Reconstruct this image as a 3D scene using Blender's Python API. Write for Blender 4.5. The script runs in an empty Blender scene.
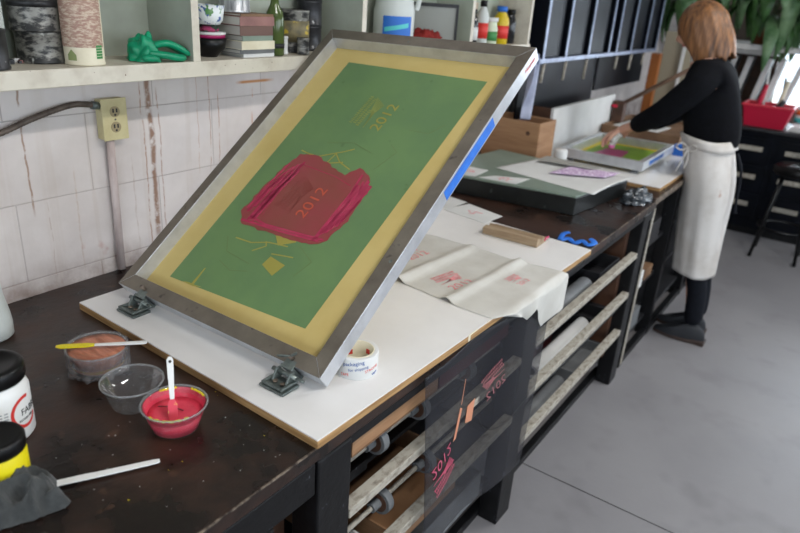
import bpy, bmesh, math, random
from mathutils import Vector, Matrix, noise
random.seed(7)
C = bpy.context.scene.collection
PI = math.pi
sn = bpy.context.scene

# ------------------------------------------------------------------ materials
MATS = {}
def lin(c):
    return tuple(((x/255)/12.92 if x/255 <= .04045 else ((x/255+.055)/1.055)**2.4) for x in c)
class NT:
    def __init__(s, name):
        m = bpy.data.materials.new(name); m.use_nodes = True
        s.m = m; s.t = m.node_tree; s.t.nodes.clear()
        s.out = s.t.nodes.new('ShaderNodeOutputMaterial')
    def n(s, typ, **kw):
        nd = s.t.nodes.new(typ)
        for k, v in kw.items(): setattr(nd, k, v)
        return nd
    def l(s, a, b): s.t.links.new(a, b)
    def math(s, op, a, b=None, c=None):
        nd = s.n('ShaderNodeMath', operation=op)
        for i, x in enumerate((a, b, c)):
            if x is None: continue
            if isinstance(x, (int, float)): nd.inputs[i].default_value = x
            else: s.l(x, nd.inputs[i])
        return nd.outputs[0]
    def mix(s, f, a, b):
        nd = s.n('ShaderNodeMix', data_type='RGBA')
        for i, x in ((0, f), (6, a), (7, b)):
            if isinstance(x, (int, float)): nd.inputs[i].default_value = x
            elif isinstance(x, tuple): nd.inputs[i].default_value = (*x[:3], 1)
            else: s.l(x, nd.inputs[i])
        return nd.outputs[2]
    def ramp(s, f, p0, p1):
        nd = s.n('ShaderNodeMapRange'); nd.clamp = True
        s.l(f, nd.inputs[0]); nd.inputs[1].default_value = p0; nd.inputs[2].default_value = p1
        return nd.outputs[0]
    def noise(s, scale, detail=4, rough=.6, stretch=(1, 1, 1), off=(0, 0, 0)):
        tc = s.n('ShaderNodeTexCoord'); mp = s.n('ShaderNodeMapping')
        mp.inputs['Scale'].default_value = stretch; mp.inputs['Location'].default_value = off
        s.l(tc.outputs['Object'], mp.inputs[0])
        nz = s.n('ShaderNodeTexNoise'); nz.inputs['Scale'].default_value = scale
        nz.inputs['Detail'].default_value = detail; nz.inputs['Roughness'].default_value = rough
        s.l(mp.outputs[0], nz.inputs['Vector'])
        return nz.outputs['Fac']
def mat(name, c1, c2=None, rough=.5, metal=0, scale=8, lo=.4, hi=.65, bump=0, bscale=None, stretch=(1, 1, 1),
        alpha=1, trans=0, c3=None, s3=40, lo3=.62, hi3=.7, spec=.5, coat=0, sheen=0, emit=None, ior=1.45, translucent=0, rough2=None):
    if name in MATS: return MATS[name]
    t = NT(name); p = t.n('ShaderNodeBsdfPrincipled')
    col = lin(c1)
    if c2:
        f = t.ramp(t.noise(scale, stretch=stretch), lo, hi)
        o = t.mix(f, col, lin(c2))
        if rough2 is not None:
            r = t.n('ShaderNodeMapRange'); t.l(f, r.inputs[0]); r.inputs[3].default_value = rough; r.inputs[4].default_value = rough2
            t.l(r.outputs[0], p.inputs['Roughness'])
        if c3:
            o = t.mix(t.ramp(t.noise(s3, detail=2, off=(3, 7, 1)), lo3, hi3), o, lin(c3))
        t.l(o, p.inputs['Base Color'])
    else:
        o = None; p.inputs['Base Color'].default_value = (*col, 1)
    if not (c2 and rough2 is not None): p.inputs['Roughness'].default_value = rough
    p.inputs['Metallic'].default_value = metal
    p.inputs['Alpha'].default_value = alpha
    p.inputs['Transmission Weight'].default_value = trans
    p.inputs['IOR'].default_value = ior
    p.inputs['Specular IOR Level'].default_value = spec
    p.inputs['Coat Weight'].default_value = coat
    p.inputs['Sheen Weight'].default_value = sheen
    if emit:
        p.inputs['Emission Color'].default_value = (*lin(emit[0]), 1); p.inputs['Emission Strength'].default_value = emit[1]
    if bump:
        b = t.n('ShaderNodeBump'); b.inputs['Strength'].default_value = bump; b.inputs['Distance'].default_value = .004
        t.l(t.noise(bscale or scale*3, stretch=stretch), b.inputs['Height']); t.l(b.outputs[0], p.inputs['Normal'])
    sh = p.outputs[0]
    if translucent:
        tr = t.n('ShaderNodeBsdfTranslucent')
        if o: t.l(o, tr.inputs[0])
        else: tr.inputs[0].default_value = (*col, 1)
        mx = t.n('ShaderNodeMixShader'); mx.inputs[0].default_value = translucent
        t.l(sh, mx.inputs[1]); t.l(tr.outputs[0], mx.inputs[2]); sh = mx.outputs[0]
    t.l(sh, t.out.inputs[0])
    MATS[name] = t.m
    return t.m
def clear(name, tint=(250, 250, 250), milky=.035, milk=(220, 220, 225), rough=.08):
    """thin clear plastic or glass: see-through with a sheen at grazing angles"""
    t = NT(name)
    tr = t.n('ShaderNodeBsdfTransparent'); tr.inputs[0].default_value = (*lin(tint), 1)
    gl = t.n('ShaderNodeBsdfGlossy'); gl.inputs['Roughness'].default_value = rough
    df = t.n('ShaderNodeBsdfDiffuse'); df.inputs[0].default_value = (*lin(milk), 1)
    lw = t.n('ShaderNodeLayerWeight'); lw.inputs[0].default_value = .35
    m1 = t.n('ShaderNodeMixShader'); m1.inputs[0].default_value = milky
    t.l(tr.outputs[0], m1.inputs[1]); t.l(df.outputs[0], m1.inputs[2])
    m2 = t.n('ShaderNodeMixShader'); t.l(t.ramp(lw.outputs[0], -.05, 2.6), m2.inputs[0])
    t.l(m1.outputs[0], m2.inputs[1]); t.l(gl.outputs[0], m2.inputs[2]); t.l(m2.outputs[0], t.out.inputs[0])
    MATS[name] = t.m
    return t.m

def wall_material():
    t = NT('painted_block_wall'); p = t.n('ShaderNodeBsdfPrincipled'); p.inputs['Roughness'].default_value = .55
    tc = t.n('ShaderNodeTexCoord'); sp = t.n('ShaderNodeSeparateXYZ'); t.l(tc.outputs['Object'], sp.inputs[0])
    y = sp.outputs[1]; z = sp.outputs[2]
    cb = t.n('ShaderNodeCombineXYZ')
    t.l(t.math('SUBTRACT', y, .136), cb.inputs[0]); t.l(t.math('SUBTRACT', z, .1105), cb.inputs[1])
    br = t.n('ShaderNodeTexBrick'); t.l(cb.outputs[0], br.inputs['Vector'])
    br.inputs['Scale'].default_value = 1; br.inputs['Brick Width'].default_value = .406; br.inputs['Row Height'].default_value = .2025
    br.inputs['Mortar Size'].default_value = .0022; br.inputs['Mortar Smooth'].default_value = .5
    br.inputs['Color1'].default_value = (*lin((216, 208, 204)), 1); br.inputs['Color2'].default_value = (*lin((210, 202, 199)), 1)
    br.inputs['Mortar'].default_value = (*lin((176, 167, 163)), 1)
    col = br.outputs['Color']
    col = t.mix(t.ramp(t.noise(3, 5), .38, .75), col, lin((186, 176, 171)))
    # thin streaks everywhere
    st = t.ramp(t.noise(1, 3, stretch=(1, 26, .5)), .56, .75)
    col = t.mix(t.math('MULTIPLY', st, .3), col, lin((170, 148, 128)))
    wob = t.math('MULTIPLY', t.math('SUBTRACT', t.noise(6, 4), .5), .03)
    yy = t.math('ADD', y, wob)
    brk = t.ramp(t.noise(30, 3), .36, .52)
    for y0, w, z0, z1, k, c in ((1.138, .011, .93, 1.46, .85, (126, 84, 52)), (1.115, .003, .9, 1.4, .7, (150, 105, 70)), (1.165, .003, .95, 1.38, .6, (150, 105, 70)),
                             (.785, .0035, 1.08, 1.5, .8, (138, 104, 76)), (.82, .002, .9, 1.12, .35, (150, 120, 95)), (.90, .003, .9, 1.2, .35, (170, 140, 110)),
                             (1.30, .002, 1.1, 1.44, .5, (170, 120, 80)), (1.345, .0025, 1.1, 1.44, .6, (160, 112, 74)), (1.38, .0025, 1.05, 1.36, .7, (160, 112, 74)),
                             (1.52, .003, 1.2, 1.36, .7, (186, 120, 66)), (1.07, .003, .9, 1.2, .3, (150, 120, 95))):
        d = t.math('ABSOLUTE', t.math('SUBTRACT', yy, y0))
        f = t.ramp(d, w, w*.35)
        f = t.math('MULTIPLY', f, t.ramp(z, z0, z0+.04)); f = t.math('MULTIPLY', f, t.ramp(z, z1, z1-.03))
        f = t.math('MULTIPLY', f, brk); f = t.math('MULTIPLY', f, k)
        col = t.mix(f, col, lin(c))
    # rust smear under the shelf and the grime band above the bench
    f = t.math('MULTIPLY', t.ramp(t.math('ABSOLUTE', t.math('SUBTRACT', z, 1.368)), .006, .002), t.math('MULTIPLY', t.ramp(y, 1.45, 1.48), t.ramp(y, 1.62, 1.58)))
    col = t.mix(f, col, lin((190, 130, 76)))
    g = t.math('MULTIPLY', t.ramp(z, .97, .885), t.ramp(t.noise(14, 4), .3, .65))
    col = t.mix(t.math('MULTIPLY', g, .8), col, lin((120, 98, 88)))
    f = t.math('MULTIPLY', t.ramp(t.noise(9, 3, off=(5, 1, 2)), .66, .72), t.ramp(z, 1.0, .9))
    col = t.mix(f, col, lin((160, 84, 70)))
    t.l(col, p.inputs['Base Color'])
    b = t.n('ShaderNodeBump'); b.inputs['Strength'].default_value = .5; b.inputs['Distance'].default_value = .003
    h = t.math('SUBTRACT', t.math('MULTIPLY', t.noise(60, 4), .3), br.outputs['Fac'])
    t.l(h, b.inputs['Height']); t.l(b.outputs[0], p.inputs['Normal']); t.l(p.outputs[0], t.out.inputs[0])
    return t.m

M = {}
M['wall'] = wall_material()
M['floor'] = mat('concrete', (138, 136, 138), (122, 120, 123), rough=.42, scale=1.4, lo=.3, hi=.75, bump=.12, bscale=60, c3=(116, 113, 116), s3=5, lo3=.55, hi3=.85, rough2=.32)
M['bench_top'] = mat('ink_stained_wood', (58, 38, 29), (22, 16, 14), rough=.42, scale=6, lo=.38, hi=.62, bump=.25, bscale=40, c3=(84, 60, 46), s3=17, lo3=.64, hi3=.8, rough2=.25)
M['black_paint'] = mat('worn_black_paint', (10, 10, 12), (20, 20, 23), rough=.45, spec=.35, scale=12, lo=.5, hi=.7, bump=.3, c3=(80, 84, 92), s3=60, lo3=.70, hi3=.76)
M['edge_metal'] = mat('worn_edge', (136, 122, 108), (46, 36, 32), rough=.5, scale=46, lo=.42, hi=.6, metal=.2)
M['slat'] = mat('chipped_cream_paint', (170, 164, 152), (104, 92, 80), rough=.6, scale=70, lo=.46, hi=.75, bump=.2, stretch=(1, .5, 1))
M['white_board'] = mat('white_laminate', (224, 222, 220), (218, 216, 214), rough=.28, scale=5)
M['ply_edge'] = mat('board_edge', (176, 140, 94), (140, 104, 64), rough=.55, scale=30, stretch=(.2, .2, 6))
M['alu_dirty'] = mat('dull_aluminium_face', (132, 124, 112), (104, 96, 86), rough=.42, metal=.45, scale=10, lo=.35, hi=.7, c3=(84, 78, 72), s3=30, lo3=.66, hi3=.74)
M['alu'] = mat('brushed_aluminium', (206, 208, 212), (182, 184, 188), rough=.3, metal=.5, scale=14, lo=.35, hi=.7, stretch=(1, 1, 1), bump=.1, bscale=80)  # paler than the top face: window glare on the frame sides put into the colour
M['screen_mesh'] = mat('yellow_screen_fabric', (216, 194, 126), (208, 184, 114), rough=.6, scale=5, translucent=.15)
M['emulsion'] = mat('green_emulsion', (114, 146, 94), (106, 138, 92), rough=.45, scale=6, translucent=.12, c3=(88, 118, 72), s3=22, lo3=.70, hi3=.8)
M['open'] = mat('open_stencil', (186, 176, 88), rough=.6, translucent=.3)
M['fill'] = mat('blocked_stencil', (112, 132, 82), rough=.5)
M['open_dim'] = mat('filled_stencil', (156, 166, 92), rough=.6, translucent=.2)
M['ink_thin'] = mat('thin_crimson_ink', (140, 72, 66), (150, 66, 70), rough=.3, scale=8)
M['ink_thick'] = mat('thick_crimson_ink', (172, 54, 84), (186, 62, 92), rough=.22, scale=30)
M['ink_text'] = mat('inked_stencil', (196, 88, 66), rough=.3)
M['print_red'] = mat('red_print', (222, 128, 132), (230, 168, 170), rough=.7, scale=60, lo=.4, hi=.62)
M['blue_tape'] = mat('blue_masking_tape', (40, 112, 206), (34, 98, 190), rough=.55, scale=40)
M['clamp'] = mat('cast_clamp_metal', (120, 128, 124), (82, 90, 88), rough=.36, metal=.5, scale=30, bump=.2)
M['cloth'] = mat('cream_cloth', (206, 204, 198), (196, 193, 186), rough=.85, scale=10, bump=.1, bscale=200, translucent=.1)
M['film'] = mat('black_film', (38, 40, 48), rough=.33, alpha=.38, spec=.7)
M['film_pink'] = mat('film_pink_print', (182, 74, 100), rough=.5)
M['film_rose'] = mat('film_rose_print', (150, 92, 96), rough=.5)
M['film_peach'] = mat('film_peach_patch', (206, 140, 108), rough=.5)
M['wood'] = mat('pale_wood', (166, 128, 94), (140, 102, 72), rough=.55, scale=5, stretch=(1, 1, 9), lo=.35, hi=.7, bump=.1)
M['card'] = mat('brown_board', (126, 96, 70), (106, 78, 56), rough=.7, scale=10)
M['darkwood'] = mat('dark_brown_wood', (84, 56, 40), (60, 40, 30), rough=.55, scale=10)
M['shelf'] = mat('chipped_white_shelf', (206, 199, 184), (168, 156, 140), rough=.5, scale=11, lo=.45, hi=.8, c3=(96, 66, 50), s3=70, lo3=.71, hi3=.75)
M['shelf_back'] = mat('pale_green_back', (164, 170, 156), (146, 150, 138), rough=.6, scale=4)
M['tin'] = mat('smeared_tin', (138, 136, 130), (50, 50, 50), rough=.45, metal=.25, scale=34, lo=.42, hi=.56, stretch=(1, 1, 2.2), c3=(190, 190, 184), s3=38, lo3=.66, hi3=.72)
M['tin_dark'] = mat('dark_tin', (62, 62, 64), (24, 24, 26), rough=.4, metal=.4, scale=18, c3=(140, 140, 140), s3=40, lo3=.7, hi3=.74)
M['cream'] = mat('cream_card', (222, 214, 190), (206, 196, 170), rough=.6, scale=12)
M['brown_print'] = mat('brown_print', (158, 124, 110), (196, 176, 156), rough=.6, scale=90, lo=.45, hi=.6, stretch=(1, 1, 3))
M['green_print'] = mat('green_print', (60, 130, 70), rough=.6)
M['glove'] = mat('green_rubber', (10, 142, 100), (6, 122, 86), rough=.4, scale=20)
M['black'] = mat('black_plastic', (9, 9, 10), rough=.36, spec=.35)
M['white'] = mat('white_plastic', (228, 228, 226), rough=.35)
M['white_d'] = mat('translucent_white_plastic', (196, 200, 196), (184, 188, 184), rough=.4, scale=6)
M['yellow'] = mat('yellow_plastic', (224, 208, 24), rough=.35)
M['red'] = mat('red_plastic', (186, 26, 58), rough=.4)
M['pink_ink'] = mat('pink_ink', (226, 74, 96), (214, 60, 84), rough=.25, scale=30, bump=.3)
M['brown_ink'] = mat('brown_ink', (206, 138, 112), (160, 96, 72), rough=.3, scale=16, stretch=(1, 5, 1), bump=.6)
M['rag'] = mat('grey_rag', (66, 68, 68), (50, 52, 52), rough=.95, scale=40, bump=.4, bscale=260, sheen=.2)
M['clear'] = clear('clear_plastic')
M['wrap'] = clear('cling_film', milky=.16, rough=.12)
M['pane'] = clear('window_glass', milky=.0, rough=.02)
M['olive'] = mat('olive_glass', (76, 90, 46), (60, 74, 36), rough=.15, scale=8)
M['glass_dark'] = mat('dark_glass', (34, 34, 36), rough=.12)
M['maroon'] = mat('maroon_card', (92, 24, 30), (74, 18, 24), rough=.6, scale=14)
M['grey'] = mat('grey_card', (110, 112, 114), (92, 94, 96), rough=.6, scale=10)
M['greydark'] = mat('dark_grey_board', (40, 40, 43), (26, 26, 29), rough=.5, scale=10)
M['pale'] = mat('pale_paper', (214, 214, 212), (204, 204, 202), rough=.7, scale=6)
M['greenmat'] = mat('grey_green_mat', (128, 142, 130), (116, 130, 118), rough=.4, scale=5)
M['lilac'] = mat('lilac_cloth', (176, 140, 184), (226, 210, 230), rough=.8, scale=90, lo=.48, hi=.52)
M['navy'] = mat('navy_board', (9, 12, 21), (5, 7, 12), spec=.16, rough=.4, scale=10)
M['steel_edge'] = mat('blue_grey_edge', (142, 152, 176), (112, 120, 142), rough=.35, metal=.3, scale=20)
M['skin'] = mat('skin', (214, 168, 146), (204, 152, 130), rough=.5, scale=30)
M['hair'] = mat('light_brown_hair', (146, 100, 62), (78, 52, 34), rough=.45, scale=9, stretch=(6, 6, .5), lo=.35, hi=.65, bump=.6, bscale=24)
M['sweater'] = mat('black_knit', (13, 14, 19), (9, 10, 13), rough=.9, spec=.15, scale=50)
M['apron'] = mat('off_white_canvas', (194, 190, 186), (180, 174, 168), rough=.85, scale=8, c3=(170, 150, 140), s3=16, lo3=.70, hi3=.76)
M['denim'] = mat('dark_trousers', (17, 20, 28), (12, 14, 20), spec=.2, rough=.8, scale=40)
M['shoe'] = mat('charcoal_shoe', (34, 36, 41), rough=.6)
M['sole'] = mat('brown_sole', (56, 42, 36), rough=.6)
M['leaf'] = mat('leaf_green', (74, 116, 60), (40, 76, 36), rough=.35, scale=9, lo=.4, hi=.65, translucent=.3)
M['leaf_p'] = mat('pale_leaf', (120, 150, 110), (70, 108, 66), rough=.35, scale=9, translucent=.3)
M['terra'] = mat('terracotta', (150, 84, 56), rough=.8)
M['outlet'] = mat('ivory_metal_box', (196, 186, 144), (182, 170, 128), rough=.4, scale=14)
M['conduit'] = mat('dirty_conduit', (104, 92, 84), (74, 64, 58), rough=.5, metal=.3, scale=40)
M['pipe'] = mat('painted_pipe', (190, 176, 172), (160, 140, 134), rough=.5, scale=20, stretch=(1, 1, .3))
M['ceiling'] = mat('ceiling_paint', (150, 148, 144), rough=.8)
M['farwall'] = mat('dim_plaster', (104, 92, 84), (88, 76, 70), rough=.8, scale=3)
M['blue_label'] = mat('blue_label', (40, 104, 190), rough=.5)
M['teal_label'] = mat('teal_label', (80, 190, 190), rough=.5)
M['red_label'] = mat('red_label', (206, 50, 44), rough=.5)
M['navy_text'] = mat('blue_lettering', (78, 104, 160), rough=.5)
M['dark_text'] = mat('dark_lettering', (34, 34, 36), rough=.5)
M['grey_text'] = mat('grey_lettering', (150, 152, 156), rough=.6)
M['red_text'] = mat('red_lettering', (212, 96, 86), rough=.6)
M['orange_wood'] = mat('orange_wood', (160, 96, 46), (136, 78, 36), rough=.5, scale=6, stretch=(4, 4, .6))
M['book_pink'] = mat('dusty_pink_cover', (146, 104, 98), (124, 86, 82), rough=.6, scale=14)
M['book_brown'] = mat('brown_cover', (104, 78, 70), rough=.6)
M['red_rag'] = mat('rust_red_rag', (132, 34, 28), (110, 26, 22), rough=.9, scale=20)

# ------------------------------------------------------------------ mesh helpers
def nb(): return bmesh.new()
def box(bm, x0, x1, y0, y1, z0, z1, mi=0, mtx=None):
    vs = [bm.verts.new((x, y, z)) for z in (z0, z1) for y in (y0, y1) for x in (x0, x1)]
    if mtx: 
        for v in vs: v.co = mtx @ v.co
    fs = []
    for a in ((0, 2, 3, 1), (4, 5, 7, 6), (0, 1, 5, 4), (2, 6, 7, 3), (0, 4, 6, 2), (1, 3, 7, 5)):
        f = bm.faces.new([vs[i] for i in a]); f.material_index = mi; fs.append(f)
    return fs
def prism(bm, pts, z0, z1, mi=0, mtx=None, side=None):
    a = sum(pts[i][0]*pts[(i+1) % len(pts)][1]-pts[(i+1) % len(pts)][0]*pts[i][1] for i in range(len(pts)))
    if a < 0: pts = pts[::-1]
    lo = [bm.verts.new((p[0], p[1], z0)) for p in pts]; hi = [bm.verts.new((p[0], p[1], z1)) for p in pts]
    n = len(pts); fs = [bm.faces.new(lo[::-1]), bm.faces.new(hi)]
    for f in fs: f.material_index = mi
    for i in range(n):
        f = bm.faces.new((lo[i], lo[(i+1) % n], hi[(i+1) % n], hi[i])); f.material_index = mi if side is None else side
    if mtx:
        for v in lo+hi: v.co = mtx @ v.co
def lathe(bm, prof, seg=32, cx=0, cy=0, mats=None, mtx=None, sx=1, sy=1, wob=None):
    rings = []
    for r, z in prof:
        if r <= 1e-6: rings.append([bm.verts.new((cx, cy, z))])
        else:
            rg = []
            for i in range(seg):
                a = 2*PI*i/seg; k = 1 if not wob else wob(a, z)
                rg.append(bm.verts.new((cx+r*k*sx*math.cos(a), cy+r*k*sy*math.sin(a), z)))
            rings.append(rg)
    for j in range(len(rings)-1):
        A, B = rings[j], rings[j+1]; mi = mats[j] if mats else 0
        for i in range(seg):
            if len(A) == 1 and len(B) == 1: continue
            if len(A) == 1: vs = (A[0], B[(i+1) % seg], B[i])
            elif len(B) == 1: vs = (A[i], A[(i+1) % seg], B[0])
            else: vs = (A[i], A[(i+1) % seg], B[(i+1) % seg], B[i])
            f = bm.faces.new(vs); f.material_index = mi; f.smooth = True
    if mtx:
        for rg in rings:
            for v in rg: v.co = mtx @ v.co
def tube(bm, pts, r, seg=10, mi=0, flat=1.0):
    pts = [Vector(p) for p in pts]; rings = []
    rs = r if isinstance(r, (list, tuple)) else [r]*len(pts)
    for i, p in enumerate(pts):
        d = (pts[min(i+1, len(pts)-1)]-pts[max(i-1, 0)]).normalized()
        up = Vector((0, 0, 1)) if abs(d.z) < .95 else Vector((1, 0, 0))
        a = d.cross(up).normalized(); b = a.cross(d).normalized()
        rings.append([bm.verts.new(p+rs[i]*(math.cos(2*PI*k/seg)*a+flat*math.sin(2*PI*k/seg)*b)) for k in range(seg)])
    for j in range(len(rings)-1):
        for k in range(seg):
            f = bm.faces.new((rings[j][k], rings[j][(k+1) % seg], rings[j+1][(k+1) % seg], rings[j+1][k])); f.smooth = True; f.material_index = mi
    for rg in (rings[0][::-1], rings[-1]):
        f = bm.faces.new(rg); f.material_index = mi
def smooth_path(pts, n=6):
    out = []; P = [Vector(p) for p in pts]
    for i in range(len(P)-1):
        p0 = P[max(i-1, 0)]; p1 = P[i]; p2 = P[i+1]; p3 = P[min(i+2, len(P)-1)]
        for k in range(n):
            t = k/n
            out.append(.5*((2*p1)+(-p0+p2)*t+(2*p0-5*p1+4*p2-p3)*t*t+(-p0+3*p1-3*p2+p3)*t**3))
    out.append(P[-1]); return out
def grid(bm, nx, ny, fn, mi=0):
    V = [[bm.verts.new(fn(i/nx, j/ny)) for i in range(nx+1)] for j in range(ny+1)]
    for j in range(ny):
        for i in range(nx):
            f = bm.faces.new((V[j][i], V[j][i+1], V[j+1][i+1], V[j+1][i])); f.smooth = True; f.material_index = mi
def text_bm(s, size, depth=.0004, mtx=Matrix(), bm=None, mi=0, bold=0, align='LEFT'):
    cu = bpy.data.curves.new('t', 'FONT'); cu.body = s; cu.size = size; cu.extrude = depth/2; cu.offset = bold; cu.align_x = align; cu.resolution_u = 4
    o = bpy.data.objects.new('t', cu); C.objects.link(o)
    me = bpy.data.meshes.new_from_object(o.evaluated_get(bpy.context.evaluated_depsgraph_get()))
    bpy.data.objects.remove(o); bpy.data.curves.remove(cu)
    me.transform(mtx)
    if mtx.determinant() < 0: me.flip_normals()
    bm = bm or nb(); n0 = len(bm.faces); bm.from_mesh(me); bm.faces.ensure_lookup_table()
    for f in bm.faces[n0:]: f.material_index = mi
    bpy.data.meshes.remove(me); return bm
def obj(name, bm, mats, parent=None, loc=(0, 0, 0), rot=(0, 0, 0), bevel=0, solid=0, sub=0, smooth=False):
    me = bpy.data.meshes.new(name)
    bmesh.ops.recalc_face_normals(bm, faces=bm.faces[:]) if not solid else None
    if smooth:
        for f in bm.faces: f.smooth = True
    bm.to_mesh(me); bm.free()
    for m in (mats if isinstance(mats, (list, tuple)) else [mats]): me.materials.append(M[m] if isinstance(m, str) else m)
    o = bpy.data.objects.new(name, me); C.objects.link(o); o.location = loc; o.rotation_euler = rot; o.parent = parent
    if solid:
        s = o.modifiers.new('s', 'SOLIDIFY'); s.thickness = solid; s.offset = 0
    if sub:
        s = o.modifiers.new('u', 'SUBSURF'); s.levels = s.render_levels = sub
    if bevel:
        b = o.modifiers.new('b', 'BEVEL'); b.width = bevel; b.segments = 2; b.limit_method = 'ANGLE'; b.angle_limit = .7
    return o
def tag(o, label=None, cat=None, group=None, kind=None):
    if label: o['label'] = label
    if cat: o['category'] = cat
    if group: o['group'] = group
    if kind: o['kind'] = kind
    return o
def thing(name, label, cat, loc=(0, 0, 0), rot=(0, 0, 0), group=None):
    o = bpy.data.objects.new(name, None); C.objects.link(o); o.location = loc; o.rotation_euler = rot
    o.empty_display_size = .05
    return tag(o, label, cat, group)
def struct(name, bm, m, **k): return tag(obj(name, bm, m, **k), kind='structure')
def bxo(name, x0, x1, y0, y1, z0, z1, m, parent=None, bevel=.002, **k):
    bm = nb(); cx, cy = (x0+x1)/2, (y0+y1)/2
    if parent is not None: box(bm, x0, x1, y0, y1, z0, z1); return obj(name, bm, m, parent, bevel=bevel, **k)
    box(bm, x0-cx, x1-cx, y0-cy, y1-cy, 0, z1-z0); return obj(name, bm, m, None, (cx, cy, z0), bevel=bevel, **k)
def lt(name, prof, m, parent=None, mats=None, loc=(0, 0, 0), rot=(0, 0, 0), seg=28, **k):
    bm = nb(); lathe(bm, prof, seg, mats=mats, **k); return obj(name, bm, m, parent, loc, rot)

def cam_copy_tree(o, loc=None, rotz=None):
    c = o.copy(); C.objects.link(c)
    if loc: c.location = loc
    if rotz is not None: c.rotation_euler = (0, 0, rotz)
    for ch in o.children:
        d = ch.copy(); C.objects.link(d); d.parent = c
        for g in ch.children:
            e = g.copy(); C.objects.link(e); e.parent = d
    return c

# ------------------------------------------------------------------ the room
WX = -1.633; RX = 3.6; XW0 = -1.5; Y0 = -2.6; Y1 = 6.9; ZC = 3.0
bm = nb(); box(bm, WX-.2, RX+.2, Y0-.2, Y1+.2, -.1, 0); struct('floor', bm, 'floor')
bm = nb(); box(bm, XW0, RX, 2.05, 2.054, 0, .0008); struct('trim_1', bm, 'greydark')
bm = nb(); box(bm, WX-.2, WX, Y0-.2, Y1+.2, 0, ZC); struct('wall_left', bm, 'wall')
bm = nb(); box(bm, WX-.2, RX+.2, Y0-.2, Y1+.2, ZC, ZC+.1); struct('ceiling', bm, 'ceiling')
def holed_wall(name, axis, pos, a0, a1, holes, m):
    """wall with rectangular openings, made of boxes round them"""
    bm = nb(); t = .2
    def b(u0, u1, z0, z1):
        if u1-u0 < 1e-4 or z1-z0 < 1e-4: return
        if axis == 'x': box(bm, pos, pos+t, u0, u1, z0, z1)
        else: box(bm, u0, u1, pos, pos+t, z0, z1)
    cur = a0
    for u0, u1, z0, z1 in sorted(holes):
        b(cur, u0, 0, ZC); b(u0, u1, 0, z0); b(u0, u1, z1, ZC); cur = u1
    b(cur, a1, 0, ZC)
    return struct(name, bm, m)
NH = [(-.9, 2.6, 1.0, 2.5)]  # unseen window behind the camera, added to brighten the tilted screen
RH = [(-1.6, .6, 1.0, 2.5), (1.2, 3.2, 1.0, 2.5), (3.8, 6.3, 1.0, 2.5)]
FH = [(-.80, 2.4, .90, 2.4)]
holed_wall('wall_right', 'x', RX, Y0, Y1, RH, 'ceiling')
holed_wall('wall_far', 'y', Y1, WX, RX, FH, 'farwall')
holed_wall('wall_near', 'y', Y0-.2, WX, RX, NH, 'ceiling')
k = 1
for axis, pos, holes in (('x', RX, RH), ('y', Y1, FH), ('y', Y0-.2, NH)):
    for u0, u1, z0, z1 in holes:
        w = thing('window_%d' % k, None, None); w['kind'] = 'structure'; k += 1
        def bb(bm, a0, a1, b0, b1, p0, p1):
            if axis == 'x': box(bm, pos+p0, pos+p1, a0, a1, b0, b1)
            else: box(bm, a0, a1, pos+p0, pos+p1, b0, b1)
        bm = nb(); f = .05
        bb(bm, u0, u1, z0, z0+f, .02, .1); bb(bm, u0, u1, z1-f, z1, .02, .1); bb(bm, u0, u0+f, z0+f, z1-f, .02, .1); bb(bm, u1-f, u1, z0+f, z1-f, .02, .1)
        n = 3
        for i in range(1, n): c = u0+(u1-u0)*i/n; bb(bm, c-.02, c+.02, z0+f, z1-f, .03, .09)
        bb(bm, u0+f, u1-f, 1.4, 1.45, .025, .095)
        obj('window_frame', bm, 'shelf', w)
        bm = nb(); bb(bm, u0, u1, z0, z1, .058, .062); obj('window_pane', bm, 'pane', w)

# ------------------------------------------------------------------ long workbench
wb = thing('workbench', 'long black workbench with dark ink-stained top and open slatted storage bays, nearest the camera', 'workbench')
XF = -.662
bm = nb(); box(bm, WX+.004, XF-.003, -.7, 3.0, .845, .88); obj('bench_top', bm, 'bench_top', wb, bevel=.003)
bm = nb(); box(bm, XF-.003, XF, -.7, 2.995, .8775, .8806); obj('edge_strip', bm, 'edge_metal', wb)
for y0, y1, zz in ((-.7, .76, .77), (2.935, 2.995, .80)):
    bm = nb(); box(bm, XF-.03, XF-.003, y0, y1, zz, .845); obj('front_rail', bm, 'black_paint', wb, bevel=.003)
for y0, y1 in ((.765, .865), (1.69, 1.79), (2.84, 2.93)):
    bm = nb(); box(bm, XF-.07, XF, y0, y1, 0, .845); obj('post', bm, 'black_paint', wb, bevel=.004)
bm = nb(); box(bm, XF-.045, XF-.004, .865, 2.84, .825, .845); obj('top_rail', bm, 'black_paint', wb)
for y0, y1, zs in ((.865, 1.69, (.648, .435)), (1.79, 2.84, (.665, .475, .285))):
    for z in zs:
        bm = nb(); box(bm, XF-.028, XF+.002, y0, y1, z-.0125, z+.0125); obj('slat', bm, 'slat', wb, bevel=.002)
bm = nb(); box(bm, XF-.10, XF-.07, .765, 2.93, .0, .03); obj('bottom_rail', bm, 'black_paint', wb, bevel=.003)
for z in (.60, .395, .21):
    bm = nb(); box(bm, WX+.35, XF-.03, 1.79, 2.84, z, z+.014); obj('shelf_board', bm, 'greydark', wb)
for z in (.33, .16):
    bm = nb(); box(bm, WX+.35, XF-.05, .865, 1.69, z, z+.014); obj('shelf_board', bm, 'greydark', wb)
bm = nb(); box(bm, WX+.31, WX+.35, .765, 2.93, .05, .845); obj('back_panel', bm, 'black_paint', wb)
bm = nb(); box(bm, XF-.6, XF-.05, 2.80, 2.84, .15, .82); obj('end_panel', bm, 'darkwood', wb)
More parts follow.
